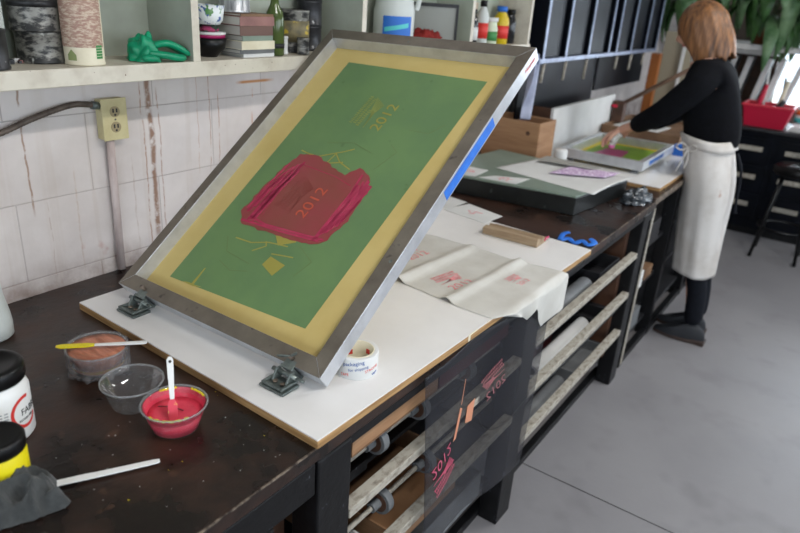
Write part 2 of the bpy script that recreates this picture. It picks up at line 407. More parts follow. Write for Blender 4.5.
# cupboard front left of the first post
bm = nb(); box(bm, XF-.026, XF-.008, .15, .60, .1, .77); obj('cupboard_panel', bm, 'black_paint', wb, bevel=.004)
bm = nb(); box(bm, XF-.008, XF+.004, .18, .57, .60, .625); box(bm, XF-.03, XF, .60, .65, 0, .77); obj('panel_moulding', bm, 'black_paint', wb, bevel=.003)
bm = nb(); box(bm, XF-.10, XF-.09, .65, .765, .1, .77); obj('recess_panel', bm, 'darkwood', wb)
bm = nb(); box(bm, WX+.02, XF-.03, -.7, -.66, 0, .845); obj('side_panel', bm, 'black_paint', wb)
# second bench
sb = thing('workbench', 'second dark workbench, beside the person', 'workbench', (0, 0, 0))
bm = nb(); box(bm, WX+.004, XF-.016, 3.02, 4.95, .842, .88); obj('bench_top', bm, 'bench_top', sb, bevel=.003)
bm = nb(); box(bm, XF-.016, XF-.01, 3.02, 4.95, .855, .881); obj('edge_strip', bm, 'edge_metal', sb)
for y0 in (3.03, 3.50, 4.2, 4.87):
    bm = nb(); box(bm, XF-.08, XF-.016, y0, y0+.05, 0, .842); obj('post', bm, 'black_paint', sb, bevel=.004)
bm = nb(); box(bm, XF-.016, XF-.012, 3.035, 3.06, .02, .83); obj('post_trim', bm, 'slat', sb)
for z in (.10, .36, .58):
    bm = nb(); box(bm, WX+.2, XF-.05, 3.08, 4.87, z, z+.02); obj('shelf_board', bm, 'greydark', sb)
bm = nb(); box(bm, XF-.05, XF-.02, 3.08, 4.87, .0, .04); obj('bottom_rail', bm, 'black_paint', sb)
for (x, y, z, dx, dy, dz, m, lab) in ((-.86, 3.12, .38, .16, .10, .09, 'pale', 'white folded cloth bundle on middle shelf of the second bench'),
                                      (-.86, 3.30, .38, .15, .13, .06, 'card', 'brown box on middle shelf of the second bench, behind the white bundle'),
                                      (-.86, 3.14, .60, .16, .20, .12, 'greydark', 'dark box on top shelf of the second bench'),
                                      (-.86, 3.16, .12, .15, .2, .10, 'grey', 'grey box on bottom shelf of the second bench')):
    o = bxo('storage_box' if m != 'pale' else 'cloth_bundle', x, x+dx, y, y+dy, z, z+dz, m); tag(o, lab, 'box' if m != 'pale' else 'cloth')

# contents of the first bay
def part_box(name, x0, x1, y0, y1, z0, z1, m, lab, cat, fm=None):
    t = thing(name, lab, cat, ((x0+x1)/2, (y0+y1)/2, z0)); dx, dy, h = (x1-x0)/2, (y1-y0)/2, z1-z0; w = .006
    bm = nb(); box(bm, -dx, dx, -dy, dy, 0, .005); box(bm, -dx, -dx+w, -dy, dy, .005, h); box(bm, -dx+w, dx-w, -dy, -dy+w, .005, h); box(bm, -dx+w, dx-w, dy-w, dy, .005, h)
    obj('tray_body', bm, m, t)
    bm = nb(); box(bm, dx-w, dx, -dy, dy, .005, h); obj('front_panel', bm, fm or m, t, bevel=.001)
    return t
t = thing('drawer_runner', 'black metal runner frame under the top box in the nearest storage bay', 'runner', (-.80, 1.27, .745))
bm = nb(); box(bm, -.12, .10, -.40, .41, 0, .012); obj('rail', bm, 'black_paint', t)
part_box('storage_box', -.93, -.688, .90, 1.235, .758, .822, 'card', 'light brown box directly under the benchtop in the nearest bay', 'box', 'wood')
part_box('storage_box', -.93, -.688, 1.245, 1.62, .758, .822, 'maroon', 'maroon box beside the light brown box, partly behind the black film', 'box')
def roller(y0, y1, x, z, discs, lab):
    t = thing('paper_roller', lab, 'roller', (x, y0, z), group=None)
    bm = nb(); tube(bm, [(0, 0, 0), (0, y1-y0, 0)], .007, 10); obj('rod', bm, 'slat', t)
    for d in discs:
        bm = nb(); tube(bm, [(0, d, 0), (0, d+.022, 0)], .036, 24); tube(bm, [(0, d-.03, 0), (0, d, 0)], .014, 12); o = obj('disc', bm, 'grey', t, bevel=.002)
        bm = nb(); tube(bm, [(0, d-.002, 0), (0, d+.0, 0)], .027, 20); obj('disc_face', bm, 'darkwood', o)
roller(.87, 1.69, -.745, .685, (.18, .36, .6), 'upper white rod with grey discs in the nearest storage bay')
roller(.87, 1.69, -.745, .475, (.05, .22, .42), 'lower white rod with grey discs in the nearest storage bay')
t = thing('drawer_runner', 'black metal runner frame below the upper rod in the nearest bay', 'runner', (-.80, 1.27, .58))
bm = nb(); box(bm, -.12, .02, -.40, .41, 0, .012); obj('rail', bm, 'black_paint', t)
bm = nb(); box(bm, .02, .03, -.34, -.20, 0, .03); obj('tab', bm, 'black_paint', t)
part_box('storage_box', -1.1, -.86, .9, 1.5, .60, .70, 'card', 'brown box at the back of the nearest bay, behind the upper rod', 'box')
part_box('storage_box', -1.1, -.84, 1.0, 1.45, .345, .42, 'card', 'brown tray at the back of the nearest bay, behind the lower rod', 'box')
part_box('storage_box', -.83, -.70, .88, 1.05, .345, .39, 'pale', 'pale grey-white tray low in the nearest bay', 'box')
part_box('storage_box', -.83, -.69, 1.08, 1.40, .345, .415, 'wood', 'tan box low in the nearest bay under the lowest slat', 'box')
part_box('storage_box', -.85, -.70, 1.1, 1.6, .174, .27, 'grey', 'dark grey box on the floor shelf of the nearest bay', 'box')
# second bay
def rollo(x, y, z, L, r, m, lab, rz=0):
    t = thing('paper_roll', lab, 'roll', (x, y, z+r), (0, 0, rz))
    bm = nb(); n = 20
    for i, (ra, rb) in enumerate(((r, r*.55),)):
        A = [[bm.verts.new((rr*math.cos(2*PI*k/n), yy, rr*math.sin(2*PI*k/n))) for k in range(n)] for rr, yy in ((r, 0), (r, L), (rb, L), (rb, 0))]
        for j in range(4):
            for k in range(n):
                f = bm.faces.new((A[j][k], A[j][(k+1) % n], A[(j+1) % 4][(k+1) % n], A[(j+1) % 4][k])); f.smooth = True
    obj('rolled_sheet', bm, m, t)
    bm = nb(); tube(bm, [(0, .0, 0), (0, L, 0)], r*.5, 14); obj('core', bm, 'greydark', t)
rollo(-.73, 1.98, .614, .42, .034, 'grey', 'thick grey roll lying on the top shelf of the second bay')
rollo(-.74, 2.0, .409, .5, .028, 'pale', 'pale grey roll lying on the middle shelf of the second bay')
rollo(-.735, 1.86, .224, .45, .026, 'grey', 'grey roll lying on the bottom shelf of the second bay')
part_box('parts_tray', -1.0, -.80, 1.82, 2.15, .614, .67, 'greydark', 'dark tray with maroon front on the top shelf of the second bay', 'tray', 'maroon')
part_box('parts_tray', -.90, -.70, 2.48, 2.72, .614, .68, 'greydark', 'dark grey tray at the far end of the top shelf, second bay', 'tray')
part_box('parts_tray', -1.0, -.79, 1.82, 2.3, .409, .46, 'greydark', 'dark tray with maroon front on the middle shelf of the second bay', 'tray', 'maroon')
part_box('parts_tray', -.86, -.70, 2.52, 2.66, .409, .46, 'greydark', 'tray with green front on the middle shelf of the second bay', 'tray', 'green_print')
part_box('parts_tray', -1.0, -.78, 1.82, 2.2, .224, .27, 'greydark', 'dark tray with maroon front on the bottom shelf of the second bay', 'tray', 'maroon')
part_box('parts_tray', -.9, -.70, 2.38, 2.7, .224, .27, 'grey', 'grey open tray at the far end of the bottom shelf, second bay', 'tray')

# ------------------------------------------------------------------ print board
pb = thing('printing_board', 'large white laminate board with wood edge under the tilted screen', 'board')
PTS = [(-1.476, .785), (-.659, .757), (-.643, 2.12), (-1.46, 2.15)]
bm = nb(); prism(bm, PTS, .8805, .897, 0); obj('wood_core', bm, 'ply_edge', pb, bevel=.001)
ins = [(-1.475, .786), (-.660, .758), (-.644, 2.119), (-1.459, 2.149)]
bm = nb(); prism(bm, ins, .897, .900, 0); obj('white_face', bm, 'white_board', pb, bevel=.0006)

for y0, y1 in ((1.30, 1.345), (1.395, 1.43)):
    bm = nb(); box(bm, -.6535, -.6525, y0, y1, .8815, .9004); obj('edge_tape', bm, 'cream', pb)
# ------------------------------------------------------------------ stamp of the printed design
def stamp(parent, mats, mtx, depth=.0003, name='printed_design'):
    """2012 lettering, illegible small lines and a fan of strokes; x along the numerals, y up"""
    bm = nb()
    text_bm('2012', .047, depth, mtx @ Matrix.Diagonal((1.12, 1.0, 1, 1)), bm, 0)
    r = random.Random(4)
    for row, (yy, x0, x1) in enumerate(((.098, .004, .112), (.084, .006, .104), (.070, .0, .06))):
        x = x0
        while x < x1:
            w = r.uniform(.003, .006)
            prism(bm, [(x, yy), (x+.001, yy+.010), (x+w-.001, yy+.010), (x+w, yy)], -depth/2, depth/2, 1, mtx); x += w+.0022
    for k in range(8):
        a = k/7
        p0 = Vector((.0+.055*a, .052+.006*a)); p1 = Vector((.112-.02*(1-a), .046+.038*a)); q = Vector((.055, .056+.012*a))
        for A, B in ((p0, q), (q, p1)):
            d = (B-A).normalized(); nn = Vector((-d.y, d.x))*.0011
            prism(bm, [(A-nn)[:], (B-nn)[:], (B+nn)[:], (A+nn)[:]], -depth/2, depth/2, 1, mtx)
    return obj(name, bm, mats, parent)

# ------------------------------------------------------------------ tilted silk screen
TH = math.radians(37.03)
ps = thing('print_screen', 'large aluminium-framed silk screen with green emulsion, tilted up on hinge clamps over the white board', 'print screen', (-1.431, .868, .94), (TH, 0, 0))
W, L, D, B = .677, 1.0, .040, .038
WR, LR = W+.005, L+.020; bi = .031; wi = .640
for pts in ([(0, 0), (W, 0), (wi, B), (bi, B)], [(W, 0), (WR, LR), (wi+.004, LR-B-.004), (wi, B)], [(WR, LR), (0, L), (bi, L-B), (wi+.004, LR-B-.004)], [(0, L), (0, 0), (bi, B), (bi, L-B)]):
    bm = nb(); prism(bm, pts, -D, 0, 1)
    for f in bm.faces:
        if abs(f.calc_center_median().z) < 1e-5: f.material_index = 0
    obj('frame_bar', bm, ['alu_dirty', 'alu'], ps, bevel=.0012)  # top face dirtied; sides carry painted window glare
bm = nb(); prism(bm, [(bi, B), (wi, B), (wi+.004, LR-B-.004), (bi, L-B)], -.0385, -.038); obj('mesh_fabric', bm, 'screen_mesh', ps)
EZ = -.0375
bm = nb(); prism(bm, [(.093, .080), (.546, .095), (.584, .912), (.114, .909)], EZ-.0003, EZ); obj('green_emulsion', bm, 'emulsion', ps)
def flat_polys(name, polys, z, m, parent=ps, t=.0003):
    bm = nb()
    for p in polys: prism(bm, p, z-t, z)
    return obj(name, bm, m, parent)
def each_poly(name, polys, z, m):
    for p in polys: flat_polys(name, [p], z, m)
def each_line(name, lns, w, z, m):
    for ln in lns: flat_polys(name, strokes([ln], w), z, m)
def strokes(lines, w):
    out = []
    for ln in lines:
        for a, b in zip(ln[:-1], ln[1:]):
            A, Bv = Vector(a), Vector(b); d = (Bv-A).normalized(); n = Vector((-d.y, d.x))*w
            out.append([(A-n)[:], (Bv-n)[:], (Bv+n)[:], (A+n)[:]])
    return out
each_poly('open_stencil_patch', [[(.326, .200), (.333, .228), (.388, .219), (.374, .182)], [(.171, .083), (.180, .084), (.178, .137), (.175, .137)], [(.30, .29), (.33, .262), (.372, .285), (.372, .306)],
                                 [(.14, .082), (.16, .086), (.185, .086), (.21, .088), (.18, .081)]], EZ+.0005, 'open')
each_line('stencil_line', [[(.207, .552), (.253, .549), (.322, .585), (.345, .60)], [(.196, .244), (.25, .245), (.30, .262), (.36, .268)], [(.188, .556), (.25, .545)], [(.26, .535), (.292, .529), (.301, .572), (.33, .548), (.374, .533)],
                                   [(.27, .225), (.30, .25), (.29, .262)], [(.33, .235), (.36, .24), (.395, .245)], [(.28, .53), (.34, .55)]], .0016, EZ+.0006, 'open')
each_line('filled_stencil_line', [[(.17, .24), (.20, .2), (.29, .19)], [(.39, .28), (.45, .25), (.43, .2)], [(.44, .55), (.47, .62), (.44, .64)], [(.25, .60), (.33, .62), (.40, .60)], [(.2, .17), (.25, .155), (.3, .17)], [(.46, .70), (.52, .70), (.55, .74)]], .0008, EZ+.0006, 'fill')
def ragged(c0, n=90, amp=.008, seed=3):
    r = random.Random(seed); pts = [Vector(p) for p in c0]; out = []
    tot = sum((pts[(i+1) % len(pts)]-pts[i]).length for i in range(len(pts)))
    for i in range(len(pts)):
        a, b = pts[i], pts[(i+1) % len(pts)]; k = max(2, int(n*(b-a).length/tot)); nn = Vector(((b-a).y, -(b-a).x)).normalized()
        for j in range(k): out.append((a.lerp(b, j/k)+nn*r.uniform(-amp, amp)*.6)[:])
    return out
blob = [(.194, .541), (.24, .552), (.307, .533), (.372, .512), (.401, .548), (.44, .53), (.466, .487), (.47, .385), (.45, .32), (.424, .294), (.318, .285), (.18, .285), (.15, .321), (.158, .401), (.175, .49)]
flat_polys('ink_smear', [ragged(blob, amp=.006)], EZ+.0009, 'ink_thin')
lines = []
r = random.Random(9)
for k in range(15):
    s = .163+.05*r.random()+(.008 if k % 2 else 0); a = r.uniform(.30, .42); lines.append([(s-.006, a), (s+.002, (a+.5)/2), (s+.016, r.uniform(.45, .53))])
for k in range(9):
    s = .425+.042*(k/8); lines.append([(s-.012, r.uniform(.30, .33)+k*.006), (s, r.uniform(.42, .5)), (s-.004, r.uniform(.49, .53))])
lines.append([(.17, .298), (.30, .300), (.43, .308)]); lines.append([(.19, .315), (.25, .305), (.44, .315)]); lines.append([(.222, .33), (.216, .44), (.22, .512)]); lines.append([(.222, .512), (.35, .50), (.41, .485)])
flat_polys('thick_ink_stroke', strokes(lines[:24], .0032)+strokes(lines[24:26], .003)+strokes(lines[26:], .0009), EZ+.0014, 'ink_thick')
up = Matrix(((0, -1, 0, 0), (1, 0, 0, 0), (0, 0, 1, 0), (0, 0, 0, 1)))
stamp(ps, ['open', 'open_dim'], Matrix.Translation((.374, .672, EZ+.0008)) @ Matrix.Rotation(math.radians(-5), 4, 'Z') @ up, name='stencil_lettering')
stamp(ps, ['ink_text', 'ink_thin'], Matrix.Translation((.346, .352, EZ+.0019)) @ Matrix.Rotation(math.radians(-6), 4, 'Z') @ up, name='inked_lettering')
bm = nb(); y0 = (.288+1.0-.868)/math.cos(TH)-.0; prism(bm, [(W+.0026, .515), (W+.0038, .765), (W+.0046, .765), (W+.0034, .515)], -.035, -.007); obj('blue_tape_strip', bm, 'blue_tape', ps)
mt = Matrix.Translation((W+.0056, .945, -.024)) @ Matrix(((0, 0, 1, 0), (1, 0, 0, 0), (0, 1, 0, 0), (0, 0, 0, 1)))
bm = text_bm('Newman', .016, .0004, mt); obj('side_lettering', bm, 'red_text', ps)
bm = nb(); tube(bm, [(W-.012, .30, .0), (W-.012, .30, .0006)], .0045, 10); tube(bm, [(.30, L-.016, 0), (.30, L-.016, .0006)], .003, 10); obj('frame_rivet', bm, 'clamp', ps)
# red tape mark on the frame face text is on the screen itself

# hinge clamps
def clamp(x, y, lab, big):
    t = thing('hinge_clamp', lab, 'clamp', (x, y, .9002), group='hinge clamps holding the screen'); t.scale = (.86, 1, .86)
    bm = nb(); box(bm, -.04, .04, -.028, .022, 0, .008); obj('base_plate', bm, 'clamp', t, bevel=.003)
    bm = nb(); box(bm, -.034, -.026, -.026, .024, .010, .017); box(bm, .026, .034, -.026, .024, .010, .017); box(bm, -.026, .026, -.026, -.019, .010, .017); obj('base_rim', bm, 'clamp', t, bevel=.002)
    for s in (-.012, .012): 
        bm = nb(); tube(bm, [(s*1.0, -.004, .010), (s*1.0, -.004, .0135)], .0055, 12); obj('mounting_screw', bm, 'edge_metal', t)
    for s in (-1, 1):
        bm = nb(); prism(bm, [(-.006, .010), (.024, .010), (.020, .036), (.008, .038)], s*.022-.003, s*.022+.003, 0, Matrix(((0, 0, 1, 0), (1, 0, 0, 0), (0, 1, 0, 0), (0, 0, 0, 1)))); obj('lug', bm, 'clamp', t, bevel=.001)
    bm = nb(); tube(bm, [(-.038, .013, .029), (.040, .013, .029)], .0055, 12); tube(bm, [(.040, .013, .029), (.062, .013, .029)], .0035, 10); obj('hinge_pin', bm, 'clamp', t)
    R = Matrix.Translation((0, .868-y, .0398)) @ Matrix.Rotation(TH, 4, 'X')
    bm = nb()
    box(bm, -.019, .019, -.008, -.0005, -.045, .008, 0, R); box(bm, -.017, .017, -.0005, .033, .0008, .006, 0, R); box(bm, -.017, .017, -.0005, .026, -.047, -.0415, 0, R)
    obj('jaw', bm, 'clamp', t, bevel=.001)
    bm = nb(); A = R @ Vector((-.008, .020, .0)); Bq = R @ Vector((-.008, .020, .028)); tube(bm, [R @ Vector((0, .018, .006)), R @ Vector((0, .018, .024))], .005, 12); obj('clamp_screw', bm, 'edge_metal', t)
    bm = nb()
    for s in (-1, 1): prism(bm, [(0, -.003), (s*.022, .008), (s*.026, .016), (s*.018, .014), (0, .005)], -.002, .002, 0, R @ Matrix.Translation((0, .018, .020)) @ Matrix.Rotation(PI/2, 4, 'X') @ Matrix.Rotation(.5, 4, 'Y'))
    if big: obj('wing_nut', bm, 'clamp', t, bevel=.0008)
clamp(-1.335, .846, 'cast metal hinge clamp gripping the screen at its far left corner by the wall', 0)
clamp(-.838, .842, 'cast metal hinge clamp with wing screw at the near corner beside the tape roll', 1)

# tape roll
t = thing('tape_roll', 'roll of packing tape with blue and red lettering standing under the screen corner', 'tape roll', (-.762, .997, .9002))
h = .05; ro = .047; ri = .038
bm = nb(); lathe(bm, [(ri, 0), (ro, 0), (ro, h), (ri, h), (ri, 0)], 40); obj('tape', bm, 'pale', t, bevel=.001)
bm = nb(); lathe(bm, [(ri-.003, 0), (ri-.0002, 0), (ri-.0002, h+.001), (ri-.003, h+.001), (ri-.003, 0)], 40); obj('cardboard_core', bm, 'cream', t)
def wrap_mtx_bm(bm, r, a0, z0, sign=1):
    for v in bm.verts:
        a = a0+sign*v.co.x/r; rr = r+v.co.z; z = z0+v.co.y; v.co = (rr*math.cos(a), rr*math.sin(a), z)
    return bm
ca = math.atan2(-.997, .762)
for s, sz, da, zz, m, sl in (('packaging', .0125, -.62, .031, 'navy_text', .0), ('for shipping', .0095, -.35, .020, 'navy_text', 0), ('STRONG', .009, .42, .016, 'red_text', 0), ('tape', .010, .80, .006, 'navy_text', 0), ('TAPE', .009, -.75, .006, 'red_text', 0)):
    b = text_bm(s, sz, .0004, Matrix.Rotation(.18, 4, 'Z')); wrap_mtx_bm(b, ro+.0003, ca+da, zz); obj('lettering', b, m, t)
for a, zz in ((1.3, .024), (2.5, .018)):
    bm = nb(); grid(bm, 5, 2, lambda u, v: ((ri-.0034)*math.cos(a+u*.3), (ri-.0034)*math.sin(a+u*.3), zz+v*.012))
    obj('core_mark', bm, 'red_label', t)

# ------------------------------------------------------------------ things on the near bench
def cup(x, y, r, lab, label_mat='clear', group=None):
    t = thing('plastic_cup', lab, 'cup', (x, y, .8802))
    k = r/.06
    pr = [(0, .001), (.040*k, .001), (.0425*k, .004), (.056*k, .050), (.0585*k, .0515), (r, .0525), (r, .0545), (.0575*k, .0545), (.0545*k, .0515), (.0412*k, .006), (0, .004)]
    bm = nb(); lathe(bm, pr, 40); obj('cup_wall', bm, label_mat, t, smooth=True)
    bm = nb(); lathe(bm, [(r-.0015, .0515), (r+.0007, .052), (r+.0007, .0553), (r-.0015, .0555), (r-.0025, .0535), (r-.0015, .0515)], 40); obj('rim', bm, clearm2, t)
    return t
clearm2 = mat('clear_rim', (180, 182, 184), rough=.15, alpha=.3)
c1 = cup(-1.196, .662, .0615, 'clear tub of brown ink wrapped in crinkled cling film, carrying a yellow-tipped spatula')
def ink(parent, z0, z1, m, kr, topf=None):
    bm = nb(); r0 = (.0405+.0135*(z0-.004)/.046)*kr; r1 = (.0405+.0135*(z1-.004)/.046)*kr
    lathe(bm, [(0, z0), (r0, z0), (r1, z1), (r1*.7, z1-.001), (r1*.35, z1-.0015), (0, z1-.001)], 32, wob=topf); obj('ink', bm, m, parent)
ink(c1, .006, .0525, 'brown_ink', 1.035)
bm = nb(); rr = random.Random(5)
ph = [rr.uniform(0, 6) for _ in range(6)]
def wrapfn(a, z): return 1+(.03+.10*max(0, (.03-z)/.03))*(math.sin(9*a+ph[0])*.5+math.sin(17*a+ph[1]+z*90)*.35+math.sin(31*a+ph[2])*.25)
lathe(bm, [(.045, .0012), (.060, .0015), (.062, .010), (.061, .025), (.063, .045), (.0645, .056)], 96, wob=wrapfn); obj('cling_film', bm, 'wrap', c1)
bm = nb(); lathe(bm, [(.051, .014), (.0535, .02), (.055, .0235)], 40); obj('label_band', bm, mat('ink_band', (170, 140, 60), (176, 92, 70), rough=.4, scale=50), c1)
c2 = cup(-1.030, .632, .0595, 'empty clear plastic tub between the brown and the pink ink')
c3 = cup(-.9075, .637, .0605, 'clear tub of bright pink ink with a white spatula standing in it')
ink(c3, .005, .034, 'pink_ink', 1.03)
bm = nb(); lathe(bm, [(.0480, .030), (.0525, .043), (.0556, .0525)], 40); obj('ink_coating', bm, 'pink_ink', c3)
bm = nb()
for a0, a1 in ((-1.6, -.2), (1.2, 1.9), (2.4, 3.0)):
    n = 14; tube(bm, [((.0555)*math.cos(a0+(a1-a0)*i/n), .0555*math.sin(a0+(a1-a0)*i/n), .051+.001*math.sin(i*2)) for i in range(n+1)], [.0022*abs(math.sin(i*1.3))+.0006 for i in range(n+1)], 6)
obj('yellow_drip', bm, 'yellow', c3)
bm = nb(); tube(bm, smooth_path([(-.035, -.012, .0365), (-.015, .003, .0368), (.004, .008, .0368), (.012, .010, .0366)], 4), [.0005]+[.0018]*12+[.0005]*0 if 0 else .0015, 6, flat=.3); obj('dark_streak', bm, 'maroon', c3)
# spatula in pink ink (leaning)
def spatula(name, lab, a, b, blade, hm, bm_, frac=.3, w=.006, wb=.009, hole=True, ups=Vector((0, 0, 1))):
    a, b = Vector(a), Vector(b); d = (b-a); Ln = d.length; d.normalize(); s = d.cross(ups).normalized(); n = s.cross(d).normalized()
    t = thing(name, lab, 'spatula', a[:])
    Mx = Matrix((( *(-s)[:],), )) if 0 else Matrix(((s.x, d.x, n.x, 0), (s.y, d.y, n.y, 0), (s.z, d.z, n.z, 0), (0, 0, 0, 1)))
    def P(p): return p
    hL = Ln*(1-frac)
    h = bm_
    bm = nb(); pts = [(-w*.7, Ln*frac), (w*.7, Ln*frac), (w, Ln*.8), (w*1.05, Ln-.006), (w*.5, Ln), (-w*.5, Ln), (-w*1.05, Ln-.006), (-w, Ln*.8)]
    prism(bm, pts, -.0018, .0018, 0, Mx); obj('handle', bm, hm, t, bevel=.001)
    if hole:
        bm = nb(); prism(bm, [(.0028*math.cos(k*PI/5), Ln-.009+.0028*math.sin(k*PI/5)) for k in range(10)], .0018, .0022, 0, Mx); obj('hang_hole', bm, 'dark_text', t)
    bm = nb(); pts = [(-wb*.55, Ln*frac), (-wb, Ln*frac*.8), (-wb, .012), (-wb*.6, 0), (wb*.3, 0), (wb, .01), (wb, Ln*frac*.8), (wb*.55, Ln*frac)]
    prism(bm, pts, -.0014, .0014, 0, Mx); obj('blade', bm, blade, t, bevel=.0008)
    return t
spatula('spatula', 'white spatula standing in the pink ink, smeared with pink and yellow', (-.887, .618, .908), (-.937, .655, 1.013), mat('smeared_blade', (214, 70, 88), (236, 210, 90), rough=.4, scale=70, lo=.58, hi=.62), 'white', 1, frac=.36, w=.0058, wb=.0085, ups=Vector((.9, -.64, .72)))
spatula('spatula', 'white plastic spatula with yellow blade resting across the wrapped brown ink tub', (-1.243, .600, .9405), (-1.124, .733, .9405), 'yellow', 'white', 1, frac=.42, w=.0055, wb=.0082, hole=False)
# big white ink jar
t = thing('ink_jar', 'large white plastic ink jar with black lid and red ringed label at the left edge', 'jar', (-1.127, .424, .8802)); t.scale = (1, 1, 1.07)
R_ = .058
bm = nb(); lathe(bm, [(0, 0), (R_-.005, 0), (R_, .006), (R_, .088), (R_-.004, .098), (R_-.010, .106), (R_-.010, .114), (0, .114)], 44); obj('jar_body', bm, 'white', t)
bm = nb(); lathe(bm, [(R_-.009, .108), (R_-.003, .108), (R_-.002, .111), (R_-.002, .131), (R_-.005, .135), (R_-.016, .136), (R_-.018, .134), (0, .134)], 60, wob=lambda a, z: 1+(.006*math.sin(a*60) if z < .132 else 0)); obj('lid', bm, 'black', t)
ca = math.atan2(-.40, 1.09)
def wrapdisc(parent, name, m, r0, r1, cx, cz, Rr, a_from=0, a_to=2*PI):
    bm = nb(); n = 40
    grid(bm, n, 2, lambda u, v: ((r0+(r1-r0)*v)*math.cos(a_from+(a_to-a_from)*u)+cx, (r0+(r1-r0)*v)*math.sin(a_from+(a_to-a_from)*u)+cz, 0))
    wrap_mtx_bm(bm, Rr, ca, 0); obj(name, bm, m, parent)
wrapdisc(t, 'label_ring', 'red_label', .024, .030, .049, .055, R_+.0004, math.radians(70), math.radians(330))
b = text_bm('FABRIC', .017, .0003); wrap_mtx_bm(b, R_+.0005, ca+.038/R_, .050); obj('lettering', b, 'dark_text', t)
b = text_bm('screen ink', .008, .0003); wrap_mtx_bm(b, R_+.0005, ca+.032/R_, .040); obj('lettering', b, 'dark_text', t)
bm = nb()
for i in range(9):
    for j in range(5): box(bm, -.030+j*.0095+.001*(i % 3), -.030+j*.0095+.0078, .022+i*.0055, .0242+i*.0055, 0, .0002)
wrap_mtx_bm(bm, R_+.0004, ca, 0); obj('small_print', bm, 'grey_text', t)
bm = nb(); box(bm, -.012, .004, .084, .094, 0, .0002); wrap_mtx_bm(bm, R_+.0004, ca, 0); obj('yellow_mark', bm, 'yellow', t)
# yellow jar
t = thing('ink_jar', 'yellow ink jar with wide black lid in front of the white jar', 'jar', (-.988, .362, .8802))
bm = nb(); lathe(bm, [(0, 0), (.039, 0), (.042, .004), (.042, .064), (.037, .072), (.037, .078), (0, .078)], 40); obj('jar_body', bm, 'yellow', t)
bm = nb(); lathe(bm, [(.038, .073), (.0415, .073), (.0425, .077), (.0425, .093), (.039, .098), (.034, .0975), (0, .097)], 60, wob=lambda a, z: 1+(.006*math.sin(a*60) if z < .095 else 0)); obj('lid', bm, 'black', t)
# rag
bm = nb()
def ragf(u, v):
    a = 2*PI*u; r = v
    x = .070*r*math.cos(a)*(1+.16*math.sin(3*a+1)+.09*math.sin(7*a)); y = .060*r*math.sin(a)*(1+.15*math.sin(2*a)+.08*math.cos(5*a))
    rd = 1-abs(noise.noise(Vector((x*30+4, y*30, 3.1))))*2.2; rd2 = 1-abs(noise.noise(Vector((x*62, y*62, 1))))*2
    z = max(0, (1-r**3))*.024+(rd*.022+rd2*.007)*(1-r**5)+.004*math.sin(9*a)*r
    return (x, y, max(.0012, z))
grid(bm, 120, 60, ragf); bmesh.ops.remove_doubles(bm, verts=bm.verts[:], dist=.00005)
o = obj('rag', bm, 'rag', None, (-.935, .352, .8803), (0, 0, .5), smooth=True); tag(o, 'crumpled dark grey rag on the bench in front of the yellow jar', 'rag')
# white knife spatula
t = thing('plastic_knife', 'long white plastic palette knife lying on the bench beside the grey rag', 'palette knife', (-.940, .378, .886), (0, 0, 0))
bm = nb(); d = Vector((.097, .176)); Lk = d.length; ang = math.atan2(d.y, d.x)
pts = [(.10, -.0068), (Lk-.008, -.0058), (Lk, -.004), (Lk, .004), (Lk-.008, .0058), (.10, .0072)]
rm = Matrix.Rotation(ang, 4, 'Z')
prism(bm, pts, -.001, .0015, 0, rm); obj('handle', bm, 'white', t, bevel=.0008)
bm = nb(); prism(bm, [(-.01, -.0055), (.10, -.0068), (.10, .0072), (.085, .0085), (.02, .0085), (-.01, .006)], -.0008, .0012, 0, rm); obj('blade', bm, 'white', t, bevel=.0005)
t.rotation_euler = (0, 0, 0)
# squeeze bottle
t = thing('squeeze_bottle', 'cloudy white plastic bottle against the wall at the left edge', 'bottle', (-1.487, .585, .8802))
bm = nb(); lathe(bm, [(0, 0), (.036, 0), (.042, .006), (.0425, .035), (.040, .06), (.033, .10), (.029, .15), (.026, .165), (.014, .178), (.014, .185), (0, .185)], 36); obj('bottle_body', bm, 'white_d', t)
bm = nb(); lathe(bm, [(.0145, .180), (.017, .180), (.017, .195), (.006, .20), (.003, .235), (0, .235)], 24); obj('cap', bm, 'white', t)
# bench debris
bm = nb(); r = random.Random(2)
for i in range(46):
    x, y = r.uniform(-1.0, -.69), r.uniform(.44, .80)
    if (x+.9075)**2+(y-.637)**2 < .0045: continue
    s = r.uniform(.0003, .001); box(bm, x-s, x+s*r.uniform(.5, 1.5), y-s, y+s, 0, .0006, 0 if r.random() < .85 else 1)
o = obj('paint_flecks', bm, ['white_d', 'yellow'], None, (0, 0, .8801)); tag(o, 'scattered dried white and yellow paint flecks on the dark near benchtop', 'paint flecks', kind='stuff')

